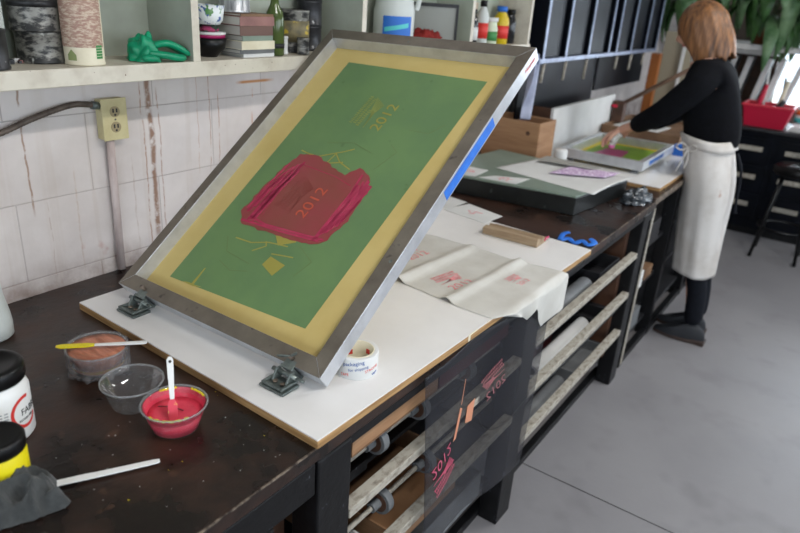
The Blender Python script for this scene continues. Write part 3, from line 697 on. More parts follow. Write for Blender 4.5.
# ------------------------------------------------------------------ printed cloth
cl = thing('printed_cloth', 'cream cloth strip printed with red designs, draped over the front edge of the white board', 'cloth')
def clothf(u, v):
    # u from wall side to over the edge, v along y
    s = u*.72; x = -1.16+s
    ya = 1.44+.016*math.sin(u*7)-.02*(1-u); yb = 1.83+.035*u+.008*math.sin(u*9)
    y = ya+(yb-ya)*v
    z = .9012
    for c, w, hh in ((.20, .020, .016), (.375, .017, .018)):
        z += hh*math.exp(-((s-c-.02*(v-.5))/w)**2)*(.75+.25*math.sin(3*v+c*9))
    z += .0012*math.sin(30*s)*math.sin(14*v)
    edge = .505
    if s > edge:
        e = s-edge; k = min(1, e/.04)
        x = -1.16+edge+.03*math.sin(min(1, e/.05)*PI/2)+.012*math.sin(v*15)*min(1, e/.08)
        H_ = ((0, .006), (.05, .012), (.22, .040), (.34, .062), (.46, .036), (.55, .060), (.66, .135), (.78, .118), (.93, .115), (1, .045))
        for (a0, h0), (a1, h1) in zip(H_[:-1], H_[1:]):
            if a0 <= v <= a1: hem = h0+(h1-h0)*(v-a0)/(a1-a0)
        f = e/(.72-edge); z = .9015-hem*max(0, f-.08)/.92
        y = y+f*(.02*math.sin(v*9)+.05*(v > .6)*(v-.6))
        x = -1.16+edge+(.032+.008*math.sin(v*17)*f)*math.sin(min(1, f/.25)*PI/2)*min(1, hem/.03)
    return (x, y, z)
bm = nb(); grid(bm, 96, 50, clothf); obj('cloth_sheet', bm, 'cloth', cl, solid=.0006)
def cl_surface_stamp(cx, cy, rot, lab, half=.9):
    mt = Matrix.Translation((cx, cy, .9042)) @ Matrix.Rotation(math.radians(rot), 4, 'Z') @ up @ Matrix.Scale(half, 4)
    o = stamp(cl, ['print_red', 'print_red'], mt, name='red_print')
    # follow the sheet's height
    for v in o.data.vertices:
        s = v.co.x+1.16; z = .9026
        for c, w, hh in ((.20, .020, .016), (.375, .017, .018)):
            z += hh*math.exp(-((s-c)/w)**2)*1.02
        if s > .505: z -= 0
        v.co.z = z+(v.co.z-.9042)
cl_surface_stamp(-1.03, 1.60, -6, '')
cl_surface_stamp(-.815, 1.50, -10, '')
cl_surface_stamp(-.688, 1.665, -4, '', .55)

# hanging black film
fl = thing('black_film', 'sheet of see-through black film with pink prints hanging over the front of the bench', 'film sheet')
def filmx(y, z): return XF+.016+.006*math.sin((y-1.1)*16)+.010*math.sin((y-1.1)*7+z*4)+.006*(.88-z)
def filmf(u, v):
    zb = .33-.26*max(0, (1.105+.695*u)-1.225)/.55*.5; zt = .905-.045*max(0, (.5-abs(u-.86)*3)) * 0
    y0 = 1.105+.035*(1-v); y1 = 1.80
    y = y0+(y1-y0)*u; z = zb+(.872-zb)*v + (.008*math.exp(-((u-.80)/.05)**2) if v > .97 else 0)
    return (filmx(y, z), y, z)
bm = nb(); grid(bm, 60, 40, filmf); obj('film_sheet', bm, 'film', fl, solid=.0004)
def on_film(o):
    for v in o.data.vertices:
        off = v.co.z; y, z = v.co.x, v.co.y
        v.co = (filmx(y, z)+.0016+off, y, z)
    return o
def film_stamp(y, z, rot, sx, sy, m):
    mt = Matrix.Translation((y, z, 0)) @ Matrix.Rotation(math.radians(rot), 4, 'Z') @ Matrix.Diagonal((sx, sy, 1, 1))
    return on_film(stamp(fl, [m, m], mt, name='film_print'))
film_stamp(1.150, .585, 18, 1.0, -1.0, 'film_pink')
film_stamp(1.55, .660, 24, -.9, .9, 'film_rose')
bm = nb()
for q in ([(1.268, .606), (1.30, .690), (1.315, .680), (1.285, .605)], [(1.345, .615), (1.352, .665), (1.395, .668), (1.388, .60)], [(1.305, .695), (1.318, .765), (1.321, .765), (1.309, .695)]): prism(bm, q, -.0002, .0002)
on_film(obj('peach_patch', bm, 'film_peach', fl))
bm = nb(); P_ = smooth_path([(1.42, .62, 0), (1.46, .54, 0), (1.56, .49, 0), (1.75, .50, 0)], 6)
for a, b in zip(P_[:-1], P_[1:]): prism(bm, [(a.x, a.y-.0012), (b.x, b.y-.0012), (b.x, b.y+.0012), (a.x, a.y+.0012)], -.0002, .0002)
on_film(obj('crease', bm, 'black', fl))

# wooden-handled squeegee on the board
t = thing('squeegee', 'wooden screen printing squeegee lying on the white board near the blue tape', 'squeegee', (-.993, 1.985, .9003), (0, 0, math.radians(2)))
bm = nb(); mx = Matrix(((0, 0, 1, 0), (1, 0, 0, 0), (0, 1, 0, 0), (0, 0, 0, 1)))
prism(bm, [(0, 0), (.085, 0), (.085, .012), (.058, .026), (.050, .018), (.034, .018), (.026, .028), (0, .026)], 0, .205, 0, mx); obj('handle', bm, mat('old_beech', (158, 138, 112), (132, 108, 84), rough=.6, scale=8, stretch=(.5, 6, 6)), t, bevel=.003)
bm = nb(); prism(bm, [(.085, .002), (.108, .003), (.108, .010), (.085, .012)], .0, .205, 0, mx); obj('rubber_blade', bm, mat('brown_rubber', (128, 110, 90), rough=.5), t, bevel=.001)
bm = nb(); prism(bm, [(.060, .010), (.10, .012), (.10, .018), (.07, .022)], .2052, .2085, 0, mx); obj('pink_ink_smear', bm, 'ink_thick', t)
# crumpled blue tape
bm = nb()
tube(bm, smooth_path([(0, 0, .006), (.02, .03, .010), (.05, .01, .006), (.07, .035, .013), (.095, .02, .008), (.11, .045, .014), (.09, .055, .02)], 5), .012, 8, flat=.35)
tube(bm, smooth_path([(.0, .0, .006), (-.002, .03, .022), (.012, .05, .026)], 4), .010, 8, flat=.3)
o = obj('masking_tape_scrap', bm, 'blue_tape', None, (-.775, 2.165, .8808), (0, 0, .0)); tag(o, 'crumpled scrap of blue masking tape at the corner of the white board', 'tape')
# proof cards on bench/board
def card(pts, z, lab, mark=True, name='proof_card', m='pale', rs=.5, g='small proof cards with red prints', seed=1):
    cx = sum(p[0] for p in pts)/len(pts); cy = sum(p[1] for p in pts)/len(pts)
    t = thing(name, lab, 'card', (cx, cy, z))
    bm = nb(); prism(bm, [(p[0]-cx, p[1]-cy) for p in pts], 0, .0012); obj('card_sheet', bm, m, t)
    if mark:
        r = random.Random(seed); ls = []
        for k in range(9): a = r.uniform(0, PI); c = Vector((r.uniform(-.02, .02), r.uniform(-.02, .02))); dd = Vector((math.cos(a), math.sin(a)))*r.uniform(.008, .022); ls.append([(c-dd)[:], (c+dd)[:]])
        bm = nb()
        for p in strokes(ls, .0016): prism(bm, p, .0013, .0016)
        obj('red_print', bm, 'print_red', t)
card([(-1.24, 2.12), (-1.04, 2.09), (-1.03, 2.215), (-1.20, 2.26)], .9003, 'cream proof card with faint red print lying by the board corner, left of the squeegee')
card([(-1.45, 2.16), (-1.26, 2.16), (-1.25, 2.33), (-1.42, 2.36)], .8808, 'cream sheet of paper lying on the dark benchtop behind the white board', False, 'paper_sheet', g=None)
# slab
t = thing('stone_slab', 'thick black slab with grey-green top lying on the dark bench behind the white board', 'slab')
SP = [(-1.52, 2.385), (-.857, 2.50), (-.80, 2.97), (-1.47, 3.03)]
bm = nb(); prism(bm, SP, .8805, .952); obj('slab_body', bm, mat('black_slab', (26, 28, 28), (18, 20, 20), rough=.35, scale=14, c3=(60, 64, 64), s3=30, lo3=.68, hi3=.74), t, bevel=.003)
bm = nb(); prism(bm, [(-1.518, 2.388), (-.860, 2.503), (-.803, 2.967), (-1.468, 3.027)], .952, .960); obj('mat_top', bm, 'greenmat', t, bevel=.001)
card([(-1.44, 2.575), (-1.30, 2.59), (-1.29, 2.45), (-1.37, 2.425)], .9603, 'cream card with red print on the slab, nearest the tilted screen', seed=3)
card([(-1.272, 2.45), (-1.232, 2.530), (-1.105, 2.600), (-1.112, 2.474)], .9603, 'cream card with red print on the slab, at the slab front edge', seed=5)
bm = nb()
def bigsheet(u, v):
    a = Vector((-1.30, 2.66)).lerp(Vector((-.835, 2.575)), u); b = Vector((-1.235, 3.03)).lerp(Vector((-.79, 2.95)), u)
    p = a.lerp(b, v); z = .9615+.0
    if u > .85: z += .012*((u-.85)/.15)*(v)
    return (p.x+.02*(u > .9), p.y, z+.02*math.sin(v*PI)*max(0, u-.6))
grid(bm, 30, 20, bigsheet); o = obj('paper_sheet', bm, 'pale', None, (0, 0, 0), solid=.0008); tag(o, 'large white sheet of paper curling over the far end of the slab', 'paper')
bm = nb(); prism(bm, [(-1.21, 2.90), (-.95, 2.93), (-.93, 2.99), (-1.21, 3.01)], 0, .002); o = obj('grey_card', bm, mat('light_grey_card', (158, 156, 150), rough=.6), None, (0, 0, .9765)); tag(o, 'long grey card lying on the white sheet at the back of the slab', 'card')
bm = nb()
grid(bm, 20, 12, lambda u, v: (-1.08+.22*u+.02*v, 2.735+.10*u+.19*v*(1-.3*u), .9700+.002*math.sin(u*14)*math.sin(v*9)+.006*u))
o = obj('patterned_cloth', bm, 'lilac', None, (0, 0, 0), solid=.0008); tag(o, 'small lilac and white patterned cloth lying on the white sheet on the slab', 'cloth')
# crumpled foil/plastic bag at the slab end
bm = nb()
def crump(cx, cy, R, h, s, seed):
    def f(u, v):
        a = 2*PI*u; th = v*PI/2
        p = Vector((math.cos(a)*math.cos(th), math.sin(a)*math.cos(th), math.sin(th)))
        n = 1+(.35 if seed != 4.4 else .5)*noise.noise(p*(3.1 if seed != 4.4 else 2.2)+Vector((seed, 0, 0)))+(.25 if seed != 4.4 else .06)*noise.noise(p*8+Vector((seed, 3, 0)))
        return (cx+p.x*R*n, cy+p.y*R*s*n, max(.001, p.z*h*n))
    return f
grid(bm, 40, 14, crump(0, 0, .055, .05, 1.9, 2)); bmesh.ops.remove_doubles(bm, verts=bm.verts[:], dist=.0001)
o = obj('crumpled_plastic', bm, mat('black_grey_plastic', (66, 72, 78), (30, 32, 36), rough=.25, scale=40, c3=(190, 194, 198), s3=60, lo3=.62, hi3=.7), None, (-.735, 2.93, .8806)); tag(o, 'crumpled grey plastic wrap lying at the far right end of the slab', 'plastic wrap')

# wooden box
t = thing('wooden_box', 'open pale wooden box with a dark knot standing behind the slab', 'box', (-1.455, 3.19, .8805))
bm = nb(); dx, dy, h, w = .155, .10, .225, .012
box(bm, -dx, dx, -dy, dy, 0, .01); box(bm, -dx, dx, -dy, -dy+w, .01, h); box(bm, -dx, dx, dy-w, dy, .01, h); box(bm, -dx, -dx+w, -dy+w, dy-w, .01, h); box(bm, dx-w, dx, -dy+w, dy-w, .01, h); obj('box_body', bm, 'wood', t, bevel=.002)
bm = nb(); tube(bm, [(.095, -dy, .17), (.095, -dy-.0006, .17)], .011, 14); obj('knot', bm, 'darkwood', t)
# bin with white side behind it
t = thing('panelled_bin', 'white-sided bin with brown end panel behind the pale wooden box', 'bin', (-1.42, 3.85, .8805))
bm = nb(); box(bm, .055, .07, -.49, .49, 0, .265); obj('side_panel', bm, 'pale', t)
bm = nb(); box(bm, -.07, .055, -.49, -.475, 0, .265); obj('end_panel', bm, 'darkwood', t)
bm = nb(); box(bm, -.07, -.055, -.475, .49, 0, .22); box(bm, -.055, .055, -.475, .49, 0, .01); obj('back_panel', bm, 'pale', t)
lt('jar', [(0, 0), (.03, 0), (.032, .01), (.032, .10), (.028, .11), (0, .11)], 'pale').location = (-1.20, 3.16, .8805)
tag([o for o in C.objects if o.name.startswith('jar')][-1], 'small plain white pot standing beside the wooden box', 'pot')

# ------------------------------------------------------------------ station of the person
t = thing('printing_board', 'white printing board with wood edge lying on the second bench in front of the person', 'board')
bm = nb(); prism(bm, [(-1.33, 3.14), (-.70, 3.17), (-.69, 4.5), (-1.33, 4.5)], .8806, .896); obj('wood_core', bm, 'ply_edge', t, bevel=.001)
bm = nb(); prism(bm, [(-1.329, 3.141), (-.701, 3.171), (-.691, 4.499), (-1.329, 4.499)], .896, .899); obj('white_face', bm, 'white_board', t)
t = thing('print_screen', 'aluminium-framed screen with lime green stencil and magenta ink lying flat before the person', 'print screen', (-1.27, 3.33, .918), (0, 0, math.radians(1)))
W2, L2, D2, B2 = .43, .63, .045, .03
for pts in ([(0, 0), (W2, 0), (W2-B2, B2), (B2, B2)], [(W2, 0), (W2, L2), (W2-B2, L2-B2), (W2-B2, B2)], [(W2, L2), (0, L2), (B2, L2-B2), (W2-B2, L2-B2)], [(0, L2), (0, 0), (B2, B2), (B2, L2-B2)]):
    bm = nb(); prism(bm, pts, 0, D2); obj('frame_bar', bm, 'alu', t, bevel=.0015)
bm = nb(); box(bm, B2, W2-B2, B2, L2-B2, .001, .002); obj('mesh_fabric', bm, mat('bright_yellow_mesh', (226, 206, 60), rough=.6), t)
bm = nb(); box(bm, B2+.03, W2-B2-.03, B2+.05, L2-B2-.05, .0022, .003); obj('green_emulsion', bm, mat('lime_emulsion', (150, 196, 60), (130, 178, 50), rough=.5, scale=8), t)
bm = nb(); prism(bm, ragged([(.10, .10), (.22, .08), (.26, .2), (.24, .42), (.12, .40)], amp=.012, seed=8), .0032, .004); obj('ink_smear', bm, mat('magenta_ink', (196, 60, 130), rough=.3), t)
bm = nb(); prism(bm, [(.05, .06), (.11, .05), (.12, .20), (.06, .22)], .0042, .005); obj('masked_patch', bm, 'pale', t)
bm = nb(); box(bm, W2, W2+.0006, .12, .40, .012, .034); obj('blue_tape_strip', bm, 'blue_tape', t)
for x, y in ((.03, .03), (W2-.06, .03), (.03, L2-.06), (W2-.06, L2-.06)):
    bm = nb(); box(bm, x, x+.03, y, y+.03, -.0188, 0); obj('spacer_foot', bm, 'grey', t)
lt('glass_jar', [(0, 0), (.016, 0), (.017, .008), (.017, .035), (.012, .045), (.012, .055), (0, .055)], 'tin', None).location = (-1.40, 3.60, .8806)
tag([o for o in C.objects if o.name.startswith('glass_jar')][-1], 'tiny metal pot behind the left side of the flat screen', 'pot')
t = thing('flat_box', 'shallow brown wooden tray holding white paper behind the flat screen', 'tray', (-1.10, 4.42, .8992))
bm = nb(); dx, dy = .235, .29; h = .085
bm2 = nb(); box(bm2, -dx, dx, -dy, dy, 0, .008); box(bm2, -dx, -dx+.015, -dy, dy, .008, h); box(bm2, dx-.015, dx, -dy, dy, .008, h); box(bm2, -dx+.015, dx-.015, -dy, -dy+.015, .008, h); box(bm2, -dx+.015, dx-.015, dy-.015, dy, .008, h); box(bm2, -dx+.015, dx-.015, -dy+.015, dy-.015, h-.02, h-.012); bm.free()
obj('tray_body', bm2, 'card', t, bevel=.002)
bm = nb(); prism(bm, [(-1.29, 4.16), (-1.02, 4.18), (-1.0, 4.45), (-1.27, 4.5)], 0, .004); o = obj('paper_sheet', bm, 'pale', None, (0, 0, .9725)); tag(o, 'white sheet of paper lying in the shallow brown tray', 'paper')
bm = nb(); prism(bm, [(-.86, 4.15), (-.71, 4.15), (-.70, 4.49), (-.86, 4.49)], 0, .05); o = obj('paper_stack', bm, 'pale', None, (0, 0, .8995)); tag(o, 'stack of white paper on the printing board beside the person', 'paper stack')
bm = nb(); box(bm, -.03, .03, -.03, .03, 0, .06); o = obj('tape_box', bm, 'blue_tape', None, (-.83, 4.02, .8995), bevel=.004); tag(o, 'small blue box on the printing board at the person\'s waist', 'box')
# swinging handle rail
t = thing('lever_press', 'long brown wooden lever arm rising diagonally behind the person', 'lever', (-1.30, 4.32, 1.06))
bm = nb(); tube(bm, [(.0, 0, .03), (.47, .0, .36)], .016, 8, flat=.8); obj('lever', bm, mat('greyed_wood', (124, 96, 78), (100, 76, 62), rough=.5, scale=10), t)
bm = nb(); box(bm, -.04, .03, -.03, .03, -.0795, .05); obj('pivot_block', bm, 'darkwood', t, bevel=.004)
bm = nb(); tube(bm, [(-.045, -.033, .02), (-.01, -.033, .02)], .009, 10); obj('pivot_bolt', bm, 'red', t)

# ------------------------------------------------------------------ wall shelf and its things
SX = -1.446; SZ = 1.464
def PP(x, y, r=.04):
    k = min(1.0865, (1.619-r)/abs(x)); return x*k, y*k
def at(x, y, z=None, r=.04): return (*PP(x, y, r), Zs if z is None else z)
Q = 1.0865
ws = thing('wall_shelf', 'long chipped white divided shelf fixed along the block wall above the bench', 'shelf')
bm = nb(); box(bm, WX+.0005, SX, -.3, 3.17, SZ-.039, SZ); obj('shelf_board', bm, 'shelf', ws, bevel=.002)
bm = nb(); box(bm, WX+.0005, SX, -.3, 3.17, 1.86, 1.885); obj('shelf_board', bm, 'shelf', ws, bevel=.002)
bm = nb(); box(bm, WX+.0005, WX+.010, -.3, 3.14, SZ, 1.86); obj('back_panel', bm, 'shelf_back', ws)
for y in (.41, 1.159, 1.847, 2.575, 3.14):
    bm = nb(); box(bm, WX+.010, SX, y-.011, y+.011, SZ, 1.86); obj('divider', bm, ['shelf_back' if y < 3.0 else 'shelf'], ws, bevel=.001)
    if y < 3.0:
        bm = nb(); box(bm, SX, SX+.0015, y-.011, y+.011, SZ, 1.86); obj('divider_edge', bm, 'shelf', ws)
Zs = SZ+.0005
def can(name, x, y, r, h, m, lab, cat, z=Zs, rim=True, lid=None, band=None):
    r *= Q; h *= Q; x, y = PP(x, y, r+.002); t = thing(name, lab, cat, (x, y, z))
    bm = nb(); lathe(bm, [(0, 0), (r-.001, 0), (r, .002), (r, .005), (r-.0015, .007), (r-.0015, h-.007), (r, h-.005), (r, h-.001), (r-.002, h)]+([(r-.004, h-.004), (0, h-.004)] if rim else [(0, h)]), 32); obj('can_body', bm, m, t)
    if lid: bm = nb(); lathe(bm, [(0, h-.0035), (r-.006, h-.0035), (r-.007, h-.001), (0, h-.0015)], 28); obj('lid', bm, lid, t)
    if band: bm = nb(); lathe(bm, [(r-.0012, h*band[0]), (r-.0006, h*band[0]), (r-.0006, h*band[1]), (r-.0012, h*band[1])], 32); obj('label', bm, band[2], t)
    return t
can('paint_can', -1.372, .622, .034, .072, 'tin_dark', 'small black can with white splashes at the far left of the shelf', 'can', lid='tin')
can('paint_can', -1.45, .762, .047, .062, 'tin', 'lower of the two smeared metal tins left of the brown carton', 'can', lid='tin')
can('paint_can', -1.445, .755, .049, .075, 'tin', 'upper of the two smeared metal tins, stacked left of the brown carton', 'can', z=Zs+.0625*Q, lid='tin', band=(.62, .8, 'tin_dark'))
can('paint_can', -1.45, .758, .050, .07, 'tin_dark', 'dark tin on the very top of the stack left of the brown carton', 'can', z=Zs+.138*Q)
t = thing('carton', 'tall cream carton printed brown with a green label, between the tins and the green glove', 'carton', at(-1.378, .815, Zs, .045)); t.scale = (Q, Q, Q)
r_ = .039
bm = nb(); lathe(bm, [(0, 0), (r_, 0), (r_+.0008, .003), (r_, .006), (r_, .20), (0, .20)], 32); obj('carton_body', bm, 'cream', t)
bm = nb(); ca2 = math.atan2(-.815, 1.378); grid(bm, 24, 2, lambda u, v: ((r_+.0005)*math.cos(ca2-1.5+u*2.7), (r_+.0005)*math.sin(ca2-1.5+u*2.7), .036+.13*v)); obj('brown_label', bm, 'brown_print', t)
bm = nb()
for i in range(5): grid(bm, 4, 1, lambda u, v: ((r_+.0007)*math.cos(ca2+.62+u*.42), (r_+.0007)*math.sin(ca2+.62+u*.42), .014+i*.0055+v*.0045))
obj('green_label', bm, 'green_print', t)
bm = nb(); grid(bm, 6, 3, lambda u, v: ((r_+.0006)*math.cos(ca2-.9+u*.5), (r_+.0006)*math.sin(ca2-.9+u*.5), .010+.022*v*(1-abs(u-.5)))); obj('green_motif', bm, mat('faded_green_motif', (130, 140, 90), rough=.6), t)
bm = nb(); box(bm, -.03, .03, -.02, .02, 0, .12)
for i in range(16): box(bm, .03, .0315, -.02, .02, .004+i*.0072, .0075+i*.0072)
o = obj('ribbed_block', bm, mat('pale_grey_ribbed', (176, 180, 172), rough=.7), None, (-1.575, .722, Zs)); o.scale = (.9, 1, Q); tag(o, 'pale ribbed block standing against the shelf back, left of the tins', 'block')
bm = nb(); r = random.Random(1)
for i in range(12): x, y = r.uniform(-.02, .02), r.uniform(-.02, .02); s = r.uniform(.003, .007); box(bm, x-s, x+s, y-s, y+s, 0, s*1.4, i % 3)
o = obj('rubble_crumbs', bm, ['pale', 'book_pink', 'tin_dark'], None, (-1.56, .755, Zs)); tag(o, 'small heap of pale crumbs on the shelf left of the tins', 'crumbs', kind='stuff')
# glove
t = thing('rubber_glove', 'crumpled bright green rubber glove lying on the shelf edge', 'glove', at(-1.385, .99, Zs, .03)); t.scale = (Q, Q, Q)
bm = nb(); grid(bm, 40, 16, crump(0, -.028, .036, .052, 1.0, 4.4)); bmesh.ops.remove_doubles(bm, verts=bm.verts[:], dist=.0001); obj('cuff_and_palm', bm, 'glove', t, smooth=True)
for i, (p, rr) in enumerate((([(.01, -.02, .030), (.03, .01, .040), (.035, .04, .030), (.040, .070, .012)], .010), ([(.0, -.01, .034), (.010, .025, .036), (.012, .055, .024), (.015, .080, .010)], .010), ([(-.015, 0, .03), (-.012, .035, .035), (-.012, .060, .028)], .010),
                            ([(.02, -.03, .018), (.038, .005, .014), (.046, .03, .009), (.048, .05, .008)], .0105), ([(.02, -.04, .012), (.036, -.045, .010), (.046, -.02, .008)], .010))):
    bm = nb(); q = smooth_path(p, 5); tube(bm, q, [rr*(1 if k < len(q)-3 else (.9, .65, .25)[k-len(q)+3]) for k in range(len(q))], 12, flat=.8); obj('glove_finger', bm, 'glove', t)
# compartment two
t = thing('bowl', 'black bowl on the shelf beside the stack of books', 'bowl', at(-1.405, 1.165, Zs, .05)); t.scale = (Q, Q, Q)
bm = nb(); lathe(bm, [(0, 0), (.020, 0), (.024, .006), (.040, .022), (.045, .046), (.043, .046), (.036, .022), (0, .010)], 36); obj('bowl_wall', bm, 'black', t)
t = thing('plastic_tub', 'magenta-lidded white tub sitting on the black bowl', 'tub', at(-1.405, 1.165, Zs+Q*.0465, .05)); t.scale = (Q, Q, Q)
bm = nb(); lathe(bm, [(0, 0), (.041, 0), (.042, .008), (0, .008)], 32, mats=None); obj('tub_base', bm, mat('magenta_plastic', (160, 30, 90), rough=.4), t)
bm = nb(); lathe(bm, [(0, .008), (.043, .008), (.043, .013), (0, .013)], 32); obj('lid', bm, 'pale', t)
t = thing('small_bundle', 'dark flowered bundle between the magenta tub and the mug', 'bundle', at(-1.405, 1.165, Zs+Q*.060, .05)); t.scale = (Q, Q, Q)
bm = nb(); grid(bm, 30, 10, crump(0, 0, .025, .018, 1, 7)); bmesh.ops.remove_doubles(bm, verts=bm.verts[:], dist=.0001); obj('cloth', bm, mat('dark_flowered', (40, 60, 46), (150, 50, 90), rough=.7, scale=50, lo=.5, hi=.55), t)
t = thing('flowered_mug', 'white cup with blue and green flowers at the top of the stack on the bowl', 'cup', at(-1.405, 1.165, Zs+Q*.078, .05)); t.scale = (Q, Q, Q)
bm = nb(); lathe(bm, [(0, 0), (.030, 0), (.037, .010), (.042, .045), (.040, .045), (.034, .012), (0, .006)], 32); obj('cup_wall', bm, mat('flowered_china', (220, 224, 224), (60, 90, 150), rough=.3, scale=60, lo=.58, hi=.62, c3=(80, 130, 70), s3=50, lo3=.58, hi3=.62), t)
# books
def book(x, y, z, dx, dy, h, m, lab, rz=0):
    x, y = PP(x, y, .055)
    t = thing('book', lab, 'book', (x, y, z), (0, 0, rz), 'books stacked on the white shelf')
    bm = nb(); box(bm, -dx, dx, -dy, dy, 0, .0015); box(bm, -dx, dx, -dy, dy, h-.0015, h); box(bm, dx-.0015, dx, -dy, dy, .0015, h-.0015); obj('cover', bm, m, t)
    bm = nb(); box(bm, -dx+.002, dx-.0015, -dy+.003, dy-.003, .0015, h-.0015); obj('pages', bm, mat('aged_pages', (186, 182, 172), rough=.8), t)
z = Zs
for dx, dy, h, m, lab, oy in ((.05, .062, .009, 'pale', 'thin white book at the bottom of the stack on the shelf', .006), (.052, .07, .010, 'grey', 'thin grey book second from the bottom of the stack', -.002), (.055, .066, .021, 'cream', 'thick white book in the lower half of the stack', 0),
                          (.05, .062, .012, 'greenmat', 'grey-green book in the middle of the stack', .002), (.05, .064, .024, 'book_brown', 'brown book under the top two of the stack', 0), (.052, .068, .022, 'book_pink', 'dusty pink book second from the top of the stack', 0), (.05, .066, .006, 'card', 'thin tan book on top of the stack', .001)):
    book(-1.395, 1.278+oy, z, dx, dy*.94, h*Q, m, lab, .03*math.sin(z*300)); z += h*Q+.0003
can('paint_can', -1.42, 1.265, .042, .13, mat('bright_tin', (200, 202, 204), (120, 120, 122), rough=.3, metal=.4, scale=20, stretch=(4, 4, .4)), 'shiny silver can standing on top of the stacked books', 'can', z=z, lid='tin')
t = thing('glass_bottle', 'olive green bottle standing right of the stacked books', 'bottle', at(-1.37, 1.362, Zs, .03)); t.scale = (Q, Q, Q)
bm = nb(); lathe(bm, [(0, 0), (.022, 0), (.025, .004), (.025, .085), (.022, .11), (.012, .130), (.010, .15), (0, .15)], 28); obj('bottle_glass', bm, 'olive', t)
bm = nb(); lathe(bm, [(.0253, .02), (.0253, .032)], 28); obj('label', bm, 'dark_text', t, solid=.0003)
bm = nb(); lathe(bm, [(.0098, .135), (.0105, .135), (.0105, .155), (0, .155)], 20); obj('cap', bm, 'black', t)
can('small_jar', -1.385, 1.405, .0165, .048, 'pale', 'small white lidded jar between the olive bottle and the label tin', 'jar', lid='pale')
can('small_jar', -1.36, 1.462, .018, .045, 'tin', 'small metal pot in front of the label tin', 'pot', lid='tin')
can('paint_can', -1.44, 1.498, .052, .115, 'tin', 'metal tin with yellow-brown label right of the olive bottle', 'can', lid='tin', band=(.25, .75, mat('aged_tin_label', (130, 118, 84), (90, 86, 70), rough=.6, scale=30, c3=(196, 170, 60), s3=30, lo3=.62, hi3=.66)))
for k in range(3):
    can('paint_can', -1.50, 1.625 if 0 else 1.64, .038, .07, 'tin_dark', ('lowest', 'middle', 'topmost')[k]+' dark tin of the pile beside the second shelf divider', 'can', z=Zs+k*.0705*Q, lid='tin_dark')
# compartment three
t = thing('small_bottle', 'little black and white bottle just right of the second shelf divider', 'bottle', at(-1.47, 1.80, Zs, .03)); t.scale = (Q, Q, Q)
bm = nb(); lathe(bm, [(0, 0), (.016, 0), (.016, .05), (.008, .06), (0, .06)], 20); obj('bottle_body', bm, 'pale', t)
bm = nb(); lathe(bm, [(.0085, .056), (.011, .056), (.011, .08), (0, .08)], 20); obj('cap', bm, 'black', t)
t = thing('plastic_jug', 'large white jug with blue label and moulded handle', 'jug', at(-1.45, 2.02, Zs, .08)); t.scale = (Q, Q, Q)
bm = nb(); lathe(bm, [(0, 0), (.066, 0), (.072, .008), (.073, .12), (.066, .155), (.040, .20), (.022, .225), (.022, .25), (0, .25)], 32, sx=.95, sy=1.0); obj('jug_body', bm, 'white_d', t)
bm = nb(); tube(bm, smooth_path([(.03, .025, .215), (.058, .045, .20), (.066, .05, .165), (.060, .045, .125)], 5), .009, 10); obj('handle', bm, 'white_d', t)
bm = nb(); lathe(bm, [(.0225, .235), (.026, .235), (.026, .262), (0, .262)], 24); obj('cap', bm, 'blue_label', t)
ca3 = math.atan2(-2.02, 1.45)
bm = nb(); grid(bm, 16, 2, lambda u, v: (.0735*.95*math.cos(ca3-.5+u*1.5), .0738*math.sin(ca3-.5+u*1.5), .035+.07*v)); obj('label', bm, 'blue_label', t)
bm = nb(); grid(bm, 12, 1, lambda u, v: (.0742*.95*math.cos(ca3-.4+u*1.2), .0745*math.sin(ca3-.4+u*1.2), .055+.014*v+.016*u)); obj('label_band', bm, 'teal_label', t)
t = thing('framed_tray', 'dark-rimmed tray leaning in the shelf with rust-red cloth before it', 'tray', (-1.565, 2.38, Zs), (0, 0, .55)); t.scale = (1, 1, Q)
bm = nb(); w_, h_ = .105, .15
lean = Matrix.Rotation(math.radians(0), 4, 'X')
box(bm, -.05, .13, -.004, .004, .012, h_-.012, 0, lean); obj('tray_face', bm, mat('grey_tray', (150, 152, 146), rough=.5), t)
bm = nb(); box(bm, -.06, .14, -.01, .01, 0, .012, 0, lean); box(bm, -.06, .14, -.01, .01, h_-.012, h_, 0, lean); box(bm, -.06, -.05, -.01, .01, .012, h_-.012, 0, lean); box(bm, .13, .14, -.01, .01, .012, h_-.012, 0, lean); obj('tray_rim', bm, 'greydark', t)
bm = nb(); grid(bm, 40, 14, crump(0, 0, .072, .05, .45, 3)); bmesh.ops.remove_doubles(bm, verts=bm.verts[:], dist=.0001)
o = obj('red_cloth', bm, 'red_rag', None, (-1.53, 2.345, Zs+.012), (0, 0, .95), smooth=True); tag(o, 'rust-red crumpled cloth in front of the dark-rimmed tray', 'cloth')
bm = nb(); lathe(bm, [(0, 0), (.09, 0), (.10, .010), (.096, .011), (.088, .003), (0, .002)], 32, sx=.5, sy=.95); o = obj('shallow_dish', bm, 'pale', None, (-1.50, 2.345, Zs)); tag(o, 'shallow white dish under the rust-red cloth', 'dish')
